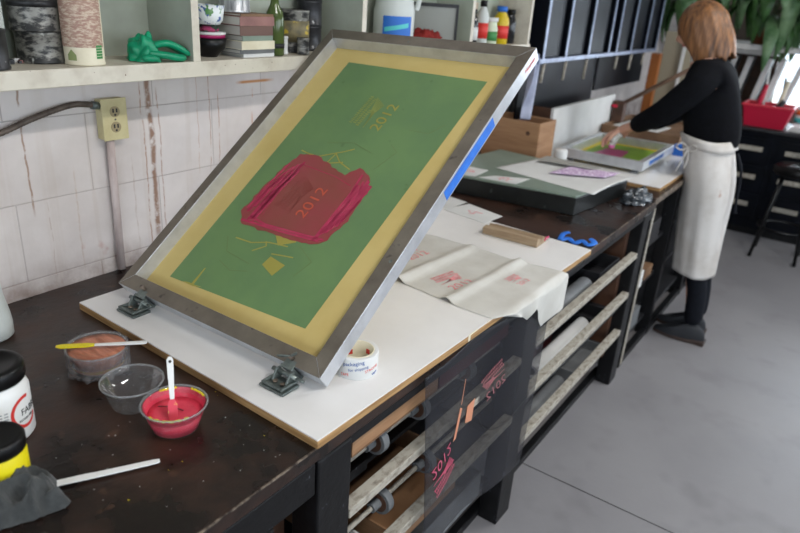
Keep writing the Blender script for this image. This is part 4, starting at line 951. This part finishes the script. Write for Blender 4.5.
# compartment four bottles
def bottle(x, y, r, h, m, cap, lab, labm=None, neck=.35, capc='black', z=Zs):
    r *= Q*1.15; h *= Q; x, y = PP(x, y, r); t = thing('bottle', lab, 'bottle', (x, y, z), group='bottles in the last shelf compartment')
    bm = nb(); lathe(bm, [(0, 0), (r*.9, 0), (r, .004), (r, h*.62), (r*.85, h*.72), (r*neck, h*.84), (r*neck, h*.9), (0, h*.9)], 24); obj('bottle_body', bm, m, t)
    bm = nb(); lathe(bm, [(r*neck, h*.86), (r*neck*1.25, h*.86), (r*neck*1.25, h), (0, h)], 20); obj('cap', bm, capc, t)
    if labm: bm = nb(); lathe(bm, [(r+.0003, h*.15), (r+.0006, h*.15), (r+.0006, h*.5), (r+.0003, h*.5)], 24); obj('label', bm, labm, t)
bottle(-1.39, 2.475, .021, .135, 'glass_dark', 0, 'dark bottle with pale label beside the third shelf divider', 'pale', .5)
bottle(-1.385, 2.545, .022, .17, 'white_d', 0, 'tall black-capped bottle with red label', 'red_label', .45)
bottle(-1.385, 2.62, .027, .105, mat('pale_green_jar', (196, 206, 180), rough=.4), 0, 'short pale jar with green band and wide cap', 'green_print', .8, 'pale')
bottle(-1.385, 2.71, .030, .15, mat('yellow_oil_bottle', (196, 168, 20), rough=.35), 0, 'yellow bottle with blue cap and red label', 'red_label', .5, 'blue_label')
bottle(-1.385, 2.80, .022, .14, 'glass_dark', 0, 'dark glass bottle next to the end board of the shelf', None, .6, 'black')
bottle(-1.46, 2.84, .020, .15, 'white_d', 0, 'clear grey bottle in the last corner of the shelf', 'pale', .6, 'tin')
can('round_tin', -1.50, 2.60, .05, .16, mat('beige_canister', (176, 156, 136), rough=.6), 'beige round canister behind the small bottles', 'canister', lid='cream')

# outlet box and conduit on the wall
t = thing('outlet_box', 'ivory metal power outlet box on the block wall under the shelf', 'outlet', (WX+.0005, 1.008, 1.256))
bm = nb(); box(bm, 0, .030, -.031, .037, 0, .104); obj('box_body', bm, 'outlet', t, bevel=.003)
bm = nb(); box(bm, .030, .033, -.033, .039, -.002, .106); obj('cover_plate', bm, 'outlet', t, bevel=.0015)
for zz in (.032, .072):
    bm = nb(); tube(bm, [(.033, .003, zz), (.0345, .003, zz)], .014, 20); f = obj('socket', bm, mat('grimy_ivory', (150, 136, 104), rough=.5), t)
    bm = nb()
    for yy in (-.005, .005): box(bm, .0345, .035, .003+yy-.002, .003+yy+.002, zz-.002, zz+.008)
    tube(bm, [(.0345, .003, zz-.008), (.035, .003, zz-.008)], .003, 8); obj('socket_slots', bm, 'dark_text', f)
bm = nb(); tube(bm, [(.033, .003, .052), (.0345, .003, .052)], .0025, 8); obj('cover_screw', bm, 'tin', t)
bm = nb(); P_ = smooth_path([(.018, -.95, -.06), (.018, -.5, -.01), (.018, -.295, .044), (.02, -.20, .075), (.020, -.11, .096), (.018, -.06, .094), (.018, -.032, .088)], 22)
tube(bm, P_, [.0068+.0009*(i % 2) for i in range(len(P_))], 10); obj('flexible_conduit', bm, 'conduit', t)
bm = nb(); tube(bm, [(.018, -.05, .091), (.018, -.031, .088)], .010, 10); obj('conduit_nut', bm, 'clamp', t)
bm = nb(); tube(bm, [(.014, -.010, -.372), (.014, -.006, .0)], .0105, 12); obj('pipe', bm, 'pipe', t)

# ------------------------------------------------------------------ black rack beyond the shelf
rk = thing('paper_rack', 'black vertical-slot rack with grey-edged dividers and pegs beneath, on the wall beyond the white shelf', 'rack')
RXF = -1.40
bm = nb(); box(bm, WX+.0005, RXF, 3.20, 5.25, 1.373, 1.395); obj('rack_shelf', bm, 'steel_edge', rk, bevel=.002)
bm = nb(); box(bm, WX+.0005, WX+.008, 3.20, 5.25, 1.395, 1.96); obj('rack_back', bm, 'navy', rk)
bm = nb(); box(bm, WX+.0005, RXF, 3.20, 5.25, 1.96, 1.975); obj('rack_top', bm, 'navy', rk)
for y in (3.245, 3.535, 3.87, 4.21, 4.355, 4.645, 4.965, 5.23):
    bm = nb(); box(bm, WX+.008, RXF-.004, y-.007, y+.007, 1.395, 1.96); o = obj('divider', bm, 'navy', rk)
    bm = nb(); box(bm, RXF-.004, RXF+.001, y-.011, y+.011, 1.395, 1.96); obj('edge_trim', bm, 'steel_edge', o)
for y0, y1 in ((3.27, 3.50), (3.57, 3.84), (3.90, 4.18), (4.38, 4.62), (4.67, 4.94), (4.99, 5.2)):
    bm = nb(); box(bm, RXF-.03, RXF-.022, y0, y1, 1.40, 1.95); obj('slot_panel', bm, 'navy', rk)
for y, l in ((3.31, .098), (3.60, .103), (3.91, .115), (4.45, .085), (4.74, .105), (5.03, .085)):
    bm = nb(); tube(bm, [(RXF-.02, y, 1.373), (RXF-.018, y-.02, 1.373-l)], .0085, 8); obj('peg', bm, 'slat', rk)
bm = nb(); box(bm, RXF-.11, RXF-.10, 3.22, 4.31, 1.08, 1.373); obj('hanging_panel', bm, 'navy', rk)
bm = nb(); box(bm, RXF-.10, RXF-.09, 4.32, 5.30, 1.15, 1.373); obj('hanging_panel', bm, 'navy', rk)
# hanging white cloth & bottle & dark things behind the screen's upper corner
bm = nb(); grid(bm, 14, 24, lambda u, v: (-1.425+.02*math.sin(u*7+v*5), 3.185+.08*(u-.3)*(.5+.5*v), 1.42-.32*v))
o = obj('hanging_cloth', bm, mat('blue_white_cloth', (178, 184, 204), (150, 156, 180), rough=.8, scale=10), None, (0, 0, 0), solid=.004, smooth=True); tag(o, 'white cloth hanging at the end of the white shelf', 'cloth')
t = thing('glass_bottle', 'clear round bottle on the bench behind the upper corner of the tilted screen', 'bottle', (-1.50, 2.99, .8806))
bm = nb(); lathe(bm, [(0, 0), (.045, 0), (.05, .01), (.05, .26), (.044, .30), (.018, .335), (.018, .38), (0, .38)], 28); obj('bottle_glass', bm, mat('smoky_glass', (54, 56, 60), rough=.1), t)
t.location = (-1.56, 3.38, .8806)
bm = nb(); lathe(bm, [(.0185, .36), (.022, .36), (.022, .40), (0, .40)], 20); obj('cap', bm, 'pale', t)

# boards beyond
for (x0, x1, y, z0, z1, m, lab) in ((-1.39, -1.31, 5.12, .8806, 1.36, 'orange_wood', None), (-1.37, -1.12, 5.32, .8806, 1.66, 'cream', None)):
    pass
bm = nb(); box(bm, -.03, .03, -.03, .03, 0, 1.37); o = obj('wooden_post', bm, 'orange_wood', None, (-1.345, 5.09, .0)); o.scale.z = 1; tag(o, 'upright orange wooden post at the far end of the black rack', 'post')
bm = nb(); box(bm, -.15, .12, -.008, .008, 0, .95); o = obj('leaning_board', bm, mat('beige_board', (156, 146, 126), rough=.7), None, (-1.20, 5.25, .80), bevel=.002); o.location.z = 0; o.scale = (1, 1, 1.60); tag(o, 'tall beige board standing behind the person\'s head', 'board')
bm = nb(); box(bm, -.010, .010, -.01, .01, 0, 1.52); o = obj('white_strip', bm, 'pale', None, (-1.20, 5.215, 0)); tag(o, 'narrow white strip standing before the beige board', 'strip')

# ------------------------------------------------------------------ far cabinet, basket, boards, plants
fc = thing('drawer_cabinet', 'dark blue-black drawer cabinet with pale drawer pulls against the far end of the room', 'cabinet', (-.15, 6.15, 0))
bm = nb(); box(bm, -.72, .95, -.25, .28, .06, .83); obj('cabinet_body', bm, 'navy', fc, bevel=.004)
bm = nb(); box(bm, -.74, .97, -.27, .28, .83, .855); obj('cabinet_top', bm, 'greydark', fc, bevel=.003)
bm = nb(); box(bm, -.68, .91, -.22, .26, 0, .06); obj('plinth', bm, 'black', fc)
for cx in (-.56, -.20, .20, .60):
    for k, zz in enumerate((.66, .44, .22)):
        bm = nb(); box(bm, cx-.16, cx+.16, -.262, -.25, zz-.07, zz+.12); d = obj('drawer', bm, 'navy', fc, bevel=.002)
        bm = nb(); box(bm, cx-.10, cx+.10, -.275, -.262, zz+.02, zz+.055); obj('drawer_pull', bm, 'slat', d, bevel=.002)
bk = thing('plastic_basket', 'red plastic basket of tools on the dark far cabinet', 'basket', (-.66, 6.06, .856))
bm = nb(); n = 0
def frus(bm, x0, y0, x1, y1, z0, z1, t):
    A = [(-x0, -y0), (x0, -y0), (x0, y0), (-x0, y0)]; B_ = [(-x1, -y1), (x1, -y1), (x1, y1), (-x1, y1)]
    def ring(P, z, k): return [bm.verts.new((p[0]*k, p[1]*k, z)) for p in P]
    a, b, c, d = ring(A, z0, 1), ring(B_, z1, 1), ring(B_, z1, 1-t), ring(A, z0+.006, 1-t)
    for P, Q in ((a, b), (b, c), (c, d)):
        for i in range(4): bm.faces.new((P[i], P[(i+1) % 4], Q[(i+1) % 4], Q[i]))
    bm.faces.new(a[::-1]); bm.faces.new(d)
frus(bm, .14, .10, .175, .13, 0, .16, .04); obj('basket_wall', bm, 'red', bk)
bm = nb()
for s in (-1, 1): box(bm, -.185, .185, s*.13-.008, s*.13+.008, .155, .172); box(bm, s*.178-.008, s*.178+.008, -.13, .13, .155, .172)
obj('basket_rim', bm, mat('red_rim', (214, 60, 76), rough=.35), bk, bevel=.003)
for i, (x, y, rr, h, tilt, m, lab) in enumerate(((-.76, 6.03, .022, .30, .3, 'red', 'red-handled tool poking from the left of the red basket'), (-.70, 6.06, .010, .42, -.15, 'pale', 'white stick standing upright in the red basket'), (-.62, 6.05, .018, .34, .25, 'cream', 'cream brush handle in the middle of the red basket'),
                                            (-.57, 6.08, .012, .36, -.2, 'tin', 'grey metal tube in the right of the red basket'), (-.66, 6.00, .025, .22, .9, 'greydark', 'dark brush lying across the red basket'))):
    bm = nb(); tube(bm, [(0, 0, 0), (0, 0, h*.6), (0, 0, h)], [rr*.8, rr, rr*.7], 10); o = obj('tool_handle', bm, m, None, (x, y, .875), (0, tilt*.5, 0), bevel=.002); tag(o, lab, 'tool')
sr = thing('screen_rack', 'dark brown rack of upright slots holding pale-edged screens behind the red basket', 'rack', (-.9, 6.52, 0))
bm = nb(); box(bm, -.5, .14, .16, .19, .0, 1.40); box(bm, -.5, .14, -.12, .16, .86, .885); obj('rack_body', bm, 'darkwood', sr)
bm = nb(); box(bm, -.5, .14, -.14, .19, 1.362, 1.403); obj('rack_rail', bm, 'pale', sr)
for i, (x, ti) in enumerate(((-1.12, .16), (-1.0, .15), (-.86, .16), (-.76, .15), (-.64, .22))):
    t = thing('leaning_screen', ('white-edged screen leaning in the dark slots, number %s from the left' % ('one', 'two', 'three', 'four', 'five')[i]).replace('number one', 'leftmost').replace('number two', 'second').replace('number three', 'third').replace('number four', 'fourth').replace('number five', 'rightmost').replace('leftmost from the left', 'leftmost of the row').replace('rightmost from the left', 'rightmost of the row'), 'screen', (x, 6.50, .8875), (0, ti, 0), 'screens leaning in the far rack')
    bm = nb(); box(bm, -.020, .020, -.12, -.09, 0, .46); obj('frame_edge', bm, 'pale', t)
    bm = nb(); box(bm, -.010, .010, -.09, .13, 0, .46); obj('screen_panel', bm, 'grey', t)
# papers by the window
bm = nb(); 
for i in range(6): box(bm, -.15+.004*i, .15+.003*(i % 2), -.12, .12, i*.006, i*.006+.005)
o = obj('paper_stack', bm, 'white_board', None, (-.34, 6.08, .856)); tag(o, 'pile of bright white paper on the far cabinet beside the red basket', 'paper stack')
t = thing('storage_tin', 'orange and teal banded tin standing by the far window', 'tin', (-.44, 6.33, .856))
bm = nb(); lathe(bm, [(0, 0), (.05, 0), (.05, .16), (0, .16)], 24); obj('tin_body', bm, 'white', t)
bm = nb(); lathe(bm, [(.0505, .09), (.0515, .09), (.0515, .13), (.0505, .13)], 24); obj('orange_band', bm, mat('orange_band', (226, 100, 40), rough=.5), t)
bm = nb(); lathe(bm, [(.0505, .03), (.0515, .03), (.0515, .07), (.0505, .07)], 24); obj('teal_band', bm, 'teal_label', t)

def leaf(bm, base, dirv, Ln, w, droop, mi=0):
    mi = 1 if random.random() < .3 else 0
    base = Vector(base); d = Vector(dirv).normalized(); side = d.cross(Vector((0, 0, 1))).normalized(); n = 9; rows = []
    for i in range(n+1):
        t = i/n; ang = droop*t
        p = base+Vector((d.x, d.y, 0)).normalized()*Ln*t*math.cos(ang*.6)*(1-.25*t*droop)+Vector((0, 0, d.z*Ln*t-droop*Ln*.55*t*t))
        ww = w*math.sin(PI*min(1, t*.93+.05))**.75; fold = Vector((0, 0, ww*.28))
        rows.append([bm.verts.new(p+side*ww+fold), bm.verts.new(p), bm.verts.new(p-side*ww+fold)])
    for i in range(n):
        for k in (0, 1):
            f = bm.faces.new((rows[i][k], rows[i][k+1], rows[i+1][k+1], rows[i+1][k])); f.smooth = True; f.material_index = mi
def plant(x, y, z, lab, n, L0, seed, hang, m='leaf', wv=.05):
    t = thing('houseplant', lab, 'plant', (x, y, z))
    bm = nb(); lathe(bm, [(0, 0), (.07, 0), (.10, .16), (.108, .16), (.108, .18), (.095, .18), (.09, .15), (0, .15)], 28); obj('pot', bm, 'terra', t)
    r = random.Random(seed); bm = nb(); st = nb()
    for i in range(n):
        a = r.uniform(0, 2*PI); h = r.uniform(.05, .45)*hang; rad = r.uniform(.05, .22)
        a = a if r.random() < .4 else -PI/2+r.uniform(-1.2, 1.2); b = Vector((math.cos(a)*rad, math.sin(a)*rad, .12+h*.8))
        tube(st, [(math.cos(a)*.02, math.sin(a)*.02, .14), (b.x*.5, b.y*.5, .14+h*.7), b[:]], .005, 6)
        leaf(bm, b, (math.cos(a), math.sin(a), r.uniform(-.1, .7)), L0*r.uniform(.7, 1.2), wv*r.uniform(.7, 1.2), r.uniform(.9, 2.0), 0)
    obj('foliage', bm, [m, 'leaf_p'], t, solid=.001); obj('stems', st, mat('stem', (90, 110, 60), rough=.6), t)
plant(-.86, 6.30, 1.451, 'bushy broad-leaved green plant in a clay pot, above the slots at the far window', 44, .42, 11, 1.0, 'leaf', .055)
plant(-.42, 6.30, 1.451, 'drooping broad-leaved plant at the far window, furthest right', 38, .42, 5, .9, 'leaf', .055)
plant(-1.42, 6.20, 1.451, 'dark green plant left of the other two, behind the head of the person', 44, .26, 8, 1.1, 'leaf', .055)
bm = nb(); box(bm, -.95, 1.2, -.22, .56, 0, .04); o = thing('plant_shelf', 'white plant shelf across the far window carrying the potted plants', 'shelf', (-.65, 6.32, 1.4105)); obj('shelf_board', bm, 'pale', o)
for x in (-.9, 1.18):
    bm = nb(); box(bm, x-.012, x+.012, .54, .57, -.25, 0); obj('bracket', bm, 'greydark', o)
# dark stool by the cabinet
t = thing('stool', 'dark stool with padded back at the right edge in front of the far cabinet', 'stool', (-.30, 5.50, 0))
bm = nb(); lathe(bm, [(0, .62), (.15, .62), (.17, .64), (.17, .67), (.15, .69), (0, .695)], 28); obj('seat', bm, 'black', t)
bm = nb(); box(bm, -.0, .26, .14, .18, .84, 1.04); obj('backrest', bm, 'navy', t, bevel=.02)
bm = nb(); tube(bm, [(.10, .10, .62), (.13, .17, .86)], .012, 8); obj('back_support', bm, 'black', t)
for a in (.8, 2.4, 3.9, 5.5):
    bm = nb(); tube(bm, [(.12*math.cos(a), .12*math.sin(a), .62), (.21*math.cos(a), .21*math.sin(a), .002)], .012, 8); obj('leg', bm, 'black', t)
bm = nb(); lathe(bm, [(.165, .22), (.175, .22), (.175, .235), (.165, .235), (.165, .22)], 28); obj('foot_ring', bm, 'black', t)

# ------------------------------------------------------------------ the person
pr = thing('person', 'person with light brown bob, black sweater and long white apron, printing at bench', 'person', (-.012, -.045, 0))
def skin(name, V, E_, R, m, parent, lev=2, root=0):
    me = bpy.data.meshes.new(name); me.from_pydata(V, E_, []); o = bpy.data.objects.new(name, me); C.objects.link(o); o.parent = parent
    md = o.modifiers.new('Skin', 'SKIN'); md.use_smooth_shade = True
    for i, r in enumerate(R):
        sv = me.skin_vertices[0].data[i]; sv.radius = r if isinstance(r, tuple) else (r, r); sv.use_root = (i == root)
    s = o.modifiers.new('s', 'SUBSURF'); s.levels = s.render_levels = lev
    me.materials.append(M[m]); return o
V = [(-.555, 3.70, .95), (-.60, 3.70, 1.10), (-.66, 3.70, 1.28), (-.70, 3.70, 1.41), (-.735, 3.70, 1.48), (-.765, 3.70, 1.56), (-.775, 3.70, 1.63),
     (-.680, 3.60, 1.385), (-.685, 3.545, 1.345), (-.83, 3.545, 1.185), (-.985, 3.61, 1.085), (-1.02, 3.625, 1.070), (-1.05, 3.64, 1.055),
     (-.680, 3.80, 1.385), (-.685, 3.855, 1.345), (-.82, 3.89, 1.17), (-.97, 3.82, 1.07), (-1.01, 3.80, 1.055), (-1.04, 3.785, 1.045),
     (-.57, 3.64, .86), (-.540, 3.650, .50), (-.465, 3.645, .10), (-.57, 3.76, .86), (-.540, 3.755, .50), (-.47, 3.78, .10)]
Ed = [(0, 1), (1, 2), (2, 3), (3, 4), (4, 5), (5, 6), (3, 7), (7, 8), (8, 9), (9, 10), (10, 11), (11, 12), (3, 13), (13, 14), (14, 15), (15, 16), (16, 17), (17, 18), (0, 19), (19, 20), (20, 21), (0, 22), (22, 23), (23, 24)]
R = [(.11, .13), (.095, .12), (.105, .13), (.07, .09), .05, .055, .06, .06, .055, .042, .028, .026, .022, .06, .055, .042, .028, .026, .022, .06, .048, .038, .06, .048, .038]
body = skin('body', V, Ed, R, 'skin', pr)
# sweater follows torso and arms
Vs = V[:4]+[(-.715, 3.70, 1.445)]+V[7:11]+V[13:17]; 
Es = [(0, 1), (1, 2), (2, 3), (3, 4), (3, 5), (5, 6), (6, 7), (7, 8), (3, 9), (9, 10), (10, 11), (11, 12)]
Rs = [(.105, .14), (.114, .15), (.125, .15), (.085, .11), .062, .078, .078, .066, .046, .078, .078, .066, .046]
Vs[0] = (-.605, 3.70, 1.0)
skin('sweater', Vs, Es, Rs, 'sweater', pr)
# collar
bm = nb(); lathe(bm, [(.060, -.01), (.068, -.012), (.072, .0), (.064, .022), (.058, .024)], 28, mtx=Matrix.Translation((-.722, 3.70, 1.462)) @ Matrix.Rotation(-.45, 4, 'Y')); obj('collar', bm, 'pale', pr)
# hands: palm + fingers
def hand(base, fwd, side, upv, name, hold):
    base, f, s, u = Vector(base), Vector(fwd).normalized(), Vector(side).normalized(), Vector(upv).normalized()
    pts = [base-f*.02, base+f*.03, base+f*.06]; Vh = [p[:] for p in pts]; Eh = [(0, 1), (1, 2)]; Rh = [.02, (.03, .016), (.03, .014)]
    for i, (o, L_) in enumerate(((-.026, .062), (-.009, .072), (.009, .068), (.026, .055))):
        k = len(Vh); b0 = base+f*.06+s*o
        Vh += [(b0)[:], (b0+f*L_*.45-u*.010)[:], (b0+f*L_*.7-u*.030)[:], (b0+f*L_*.72-u*.048)[:]]
        Eh += [(2, k), (k, k+1), (k+1, k+2), (k+2, k+3)]; Rh += [.0095, .009, .008, .006]
    k = len(Vh); b0 = base+f*.01-s*.02
    Vh += [(b0-s*.018+f*.012-u*.006)[:], (b0-s*.03+f*.035-u*.018)[:], (b0-s*.026+f*.055-u*.030)[:]]; Eh += [(0, k), (k, k+1), (k+1, k+2)]; Rh += [.012, .010, .007]
    return skin(name, Vh, Eh, Rh, 'skin', pr, 1)
hand((-1.05, 3.64, 1.055), (-.75, -.05, -.5), (0, 1, 0), (-.5, 0, .8), 'hand', 1)
hand((-1.04, 3.785, 1.045), (-.75, -.1, -.5), (0, -1, 0), (-.5, 0, .8), 'hand', 1)
# head
bm = nb(); bmesh.ops.create_uvsphere(bm, u_segments=40, v_segments=28, radius=1)
for v in bm.verts:
    x, y, z = v.co
    f = max(0, -x)
    X, Y, Z = x*.096, y*.076, z*.118
    if z < 0: Y *= 1+.22*z; X = X*(1+.12*z) if x > 0 else X*(1+.06*z)
    if x < -.5:
        nose = math.exp(-((y/.16)**2))*math.exp(-(((z+.12)/.20)**2)); X -= nose*.026
        X += .010*math.exp(-(((abs(y)-.33)/.16)**2))*math.exp(-(((z-.10)/.12)**2))
        X -= .006*math.exp(-((y/.26)**2))*math.exp(-(((z+.42)/.07)**2))
        X -= .008*math.exp(-((y/.25)**2))*math.exp(-(((z+.78)/.15)**2))
    v.co = (X, Y, Z)
HM = Matrix.Translation((-.772, 3.715, 1.582)) @ Matrix.Rotation(math.radians(-22), 4, 'Y') @ Matrix.Rotation(math.radians(6), 4, 'Z')
bm.transform(HM); hd = obj('head', bm, 'skin', pr, smooth=True)
for s in (-1, 1):
    bm = nb(); bmesh.ops.create_uvsphere(bm, u_segments=14, v_segments=10, radius=.011); bm.transform(HM @ Matrix.Translation((-.078, s*.030, .010))); obj('eye', bm, 'white', hd, smooth=True)
    bm = nb(); bmesh.ops.create_uvsphere(bm, u_segments=12, v_segments=8, radius=.0055); bm.transform(HM @ Matrix.Translation((-.0855, s*.030, .009))); obj('iris', bm, 'dark_text', hd, smooth=True)
    bm = nb(); tube(bm, [HM @ Vector(p) for p in ((-.087, s*.016, .030), (-.085, s*.032, .034), (-.074, s*.048, .028))], .003, 6); obj('eyebrow', bm, 'hair', hd)
    bm = nb(); bmesh.ops.create_uvsphere(bm, u_segments=14, v_segments=10, radius=1); bm.transform(HM @ Matrix.Translation((.008, s*.075, -.008)) @ Matrix.Diagonal((.017, .008, .030, 1))); obj('ear', bm, 'skin', hd, smooth=True)
bm = nb(); tube(bm, [HM @ Vector(p) for p in ((-.082, -.022, -.052), (-.092, -.008, -.050), (-.092, .008, -.050), (-.082, .022, -.052))], .0045, 8); obj('lips', bm, mat('lips', (176, 100, 92), rough=.5), hd)
# hair: bob
bm = nb(); n = 72; rows = 26
def hairf(u, v):
    a = 2*PI*u-PI; top = v
    # a = 0 at the back (+x), +-pi at the face
    face = math.exp(-((abs(a)-PI)/.62)**2)
    low = -.165+.012*math.sin(a*9)+.008*math.sin(a*23)
    low = low*(1-face)+(.055)*face
    if top < .5:
        th = (top/.5)*PI/2; r = math.sin(th); z = math.cos(th)*.128
    else:
        k = (top-.5)/.5; r = 1+.05*math.sin(k*PI)-.10*k*k; z = low*k
    w = 1+.018*math.sin(a*17+v*2)+.012*math.sin(a*37+v*3)
    x = math.cos(a)*.118*r*w; y = math.sin(a)*.102*r*w
    if x < 0: x *= .93
    if top > .5: x += .012*((top-.5)/.5)
    return HM @ Vector((x+.008, y, z+.006))
grid(bm, n, rows, hairf); bmesh.ops.remove_doubles(bm, verts=bm.verts[:], dist=.0001); obj('hair', bm, 'hair', pr, solid=.006)
# apron as a wrapped skirt
bm = nb()
def apf(u, v):
    a = 2*PI*u; z = 1.085-.70*v
    cx = -.628+.060*math.sin(min(1, v*2.4)*PI/2)+.032*v*v
    rx = .118+.012*math.sin(min(1, v*2)*PI/2)-.022*v; ry = .168+.030*math.sin(min(1, v*2)*PI/2)-.055*v
    f = 1+(.022*math.sin(a*5+v*1.5)+.014*math.sin(a*11-v*3))*min(1, v*1.5)
    return (cx+rx*f*math.cos(a), 3.70+ry*f*math.sin(a), z+.008*math.sin(a*2))
grid(bm, 80, 40, apf); bmesh.ops.remove_doubles(bm, verts=bm.verts[:], dist=.0001); ap = obj('apron', bm, 'apron', pr, solid=.004)
bm = nb(); 
def wf(u, v):
    a = 2*PI*u; return (-.626+.022*v+.126*math.cos(a)*(1+.02*math.sin(a*11)), 3.70+.175*math.sin(a), 1.093-.05*v+.008*math.sin(a*2))
grid(bm, 60, 3, wf); bmesh.ops.remove_doubles(bm, verts=bm.verts[:], dist=.0001); obj('waistband', bm, 'apron', ap, solid=.006)
bm = nb()
bx, by, bz = -.672, 3.538, 1.045
for p in ([(0, 0, 0), (-.03, -.012, .02), (-.055, -.01, .0), (-.03, -.012, -.015), (0, 0, 0)], [(0, 0, 0), (.025, -.012, .018), (.045, -.01, -.002), (.02, -.012, -.015), (0, 0, 0)], [(0, 0, 0), (-.01, -.014, -.05), (-.03, -.014, -.12)], [(0, 0, 0), (.012, -.014, -.05), (.004, -.016, -.10)]):
    tube(bm, [Vector((bx, by, bz))+Vector(q) for q in smooth_path(p, 5)], .004, 6)
obj('tie_bow', bm, 'apron', ap)
bm = nb(); tube(bm, smooth_path([(-.468, 3.68, 1.03), (-.428, 3.66, .95), (-.415, 3.66, .80), (-.405, 3.66, .74)], 5), .007, 6); obj('hanging_tie', bm, 'denim', ap)
# trousers
skin('trousers', [(-.575, 3.70, .90), (-.57, 3.64, .80), (-.540, 3.650, .50), (-.480, 3.645, .28), (-.465, 3.645, .09), (-.57, 3.76, .80), (-.540, 3.755, .50), (-.485, 3.775, .28), (-.47, 3.78, .09)],
     [(0, 1), (1, 2), (2, 3), (3, 4), (0, 5), (5, 6), (6, 7), (7, 8)], [(.08, .11), .075, .060, .054, .052, .075, .060, .054, .052], 'denim', pr, 2)
for (x, y) in ((-.475, 3.645), (-.50, 3.785)):
    bm = nb()
    def sf(u, v):
        a = 2*PI*u; L_ = .135; w = .045
        cxx = math.cos(a); r = 1-.12*max(0, cxx)
        xx = -cxx*L_-.045; yy = math.sin(a)*w*(1.0 if cxx > 0 else .85)
        h = .03+.055*(1 if xx > -.02 else max(0, 1-(-xx-.02)/.14)**.8)
        k = math.sin(v*PI/2); rr = math.cos(v*PI/2)**.45
        return (xx*rr+(1-rr)*(-.02), yy*rr, .018+h*k)
    grid(bm, 40, 10, sf); bmesh.ops.remove_doubles(bm, verts=bm.verts[:], dist=.0001); s_ = obj('shoe', bm, 'shoe', pr, (x, y, 0), smooth=True)
    bm = nb(); prism(bm, [(-math.cos(a)*.138-.045, math.sin(a)*.047) for a in [2*PI*k/28 for k in range(28)]], .001, .018); obj('sole', bm, 'sole', s_, bevel=.003)
    bm = nb(); box(bm, .02, .094, -.036, .036, .001, .024); obj('heel', bm, 'sole', s_, bevel=.004)
# cloth pad held in the hand
t = thing('palette_spoon', 'small white rag wad with pink ink held in the person\'s hand over the flat screen', 'rag', (-1.066, 3.560, .985)); t.scale = (1, 1, 1)
bm = nb(); tube(bm, smooth_path([(.022, .0, .055), (.0, .0, .03), (-.01, -.002, .008), (-.012, -.002, -.008)], 5), [.012]*5+[.018]*6+[.016]*5, 10); obj('wad', bm, 'pale', t)
bm = nb(); tube(bm, [(-.012, -.002, -.022), (-.012, -.002, -.006)], .017, 10); obj('inked_tip', bm, mat('pink_tip', (220, 110, 170), rough=.5), t)
t.name = 'rag_wad'

# ------------------------------------------------------------------ ceiling lamp tubes (out of view)
for i, y in enumerate((.9, 3.6)):
    t = thing('ceiling_lamp', 'fluorescent ceiling lamp above the room, nearer the %s' % ('camera' if i == 0 else 'person'), 'lamp', (.6, y, 2.9))
    bm = nb(); box(bm, -.08, .08, -.6, .6, 0, .09); obj('housing', bm, 'white', t)
    L_ = bpy.data.lights.new('lamp_light', 'AREA'); L_.shape = 'RECTANGLE'; L_.size = .14; L_.size_y = 1.15; L_.energy = 44; L_.color = (1, .98, .95)
    lo = bpy.data.objects.new('lamp_light', L_); C.objects.link(lo); lo.parent = t; lo.location = (0, 0, -.01)

# ------------------------------------------------------------------ daylight
def win_light(axis, pos, u0, u1, z0, z1, e, col=(.82, .91, 1.0)):
    L_ = bpy.data.lights.new('window_daylight', 'AREA'); L_.shape = 'RECTANGLE'; L_.size = u1-u0; L_.size_y = z1-z0; L_.energy = e; L_.color = col
    o = bpy.data.objects.new('window_daylight', L_); C.objects.link(o)
    if axis == 'x': o.location = (pos+.22, (u0+u1)/2, (z0+z1)/2); d = Vector((-1, 0, -.15))
    elif axis == 'n': o.location = ((u0+u1)/2, pos-.22, (z0+z1)/2); d = Vector((0, 1, -.15))
    else: o.location = ((u0+u1)/2, pos+.22, (z0+z1)/2); d = Vector((0, -1, -.15))
    o.rotation_euler = d.to_track_quat('-Z', 'Z').to_euler()
    return o
win_light('n', Y0, *NH[0], 85)  # added fill from behind the camera, lifts the screen's face
win_light('x', RX, *RH[0], 60)
win_light('x', RX, *RH[1], 95)
win_light('x', RX, *RH[2], 130)
win_light('y', Y1, *FH[0], 110)
w = bpy.data.worlds.new('World'); sn.world = w; w.use_nodes = True
bg = w.node_tree.nodes['Background']; bg.inputs[0].default_value = (.75, .87, 1, 1); bg.inputs[1].default_value = 3.0

# ------------------------------------------------------------------ camera
cd = bpy.data.cameras.new('camera'); cam = bpy.data.objects.new('camera', cd); C.objects.link(cam)
cd.sensor_width = 36; cd.lens = 29.944; cd.clip_start = .05
Xc = Vector((.8140, .5769, .0656)); Yc = -Vector((.2720, -.2789, -.9210)); Zc = -Vector((-.5130, .7678, -.3841))
Xc.normalize(); Zc = (Zc-Zc.dot(Xc)*Xc).normalized(); Yc = Zc.cross(Xc)
m3 = Matrix((Xc, Yc, Zc)).transposed()
cam.matrix_world = Matrix.Translation((0, 0, 1.67)) @ m3.to_4x4()
cd.dof.use_dof = True; cd.dof.focus_distance = 1.55; cd.dof.aperture_fstop = 3.2
sn.camera = cam
sn.view_settings.view_transform = 'Standard'; sn.view_settings.look = 'None'; sn.view_settings.gamma = 1; sn.view_settings.exposure = -.14; sn.view_settings.use_curve_mapping = False
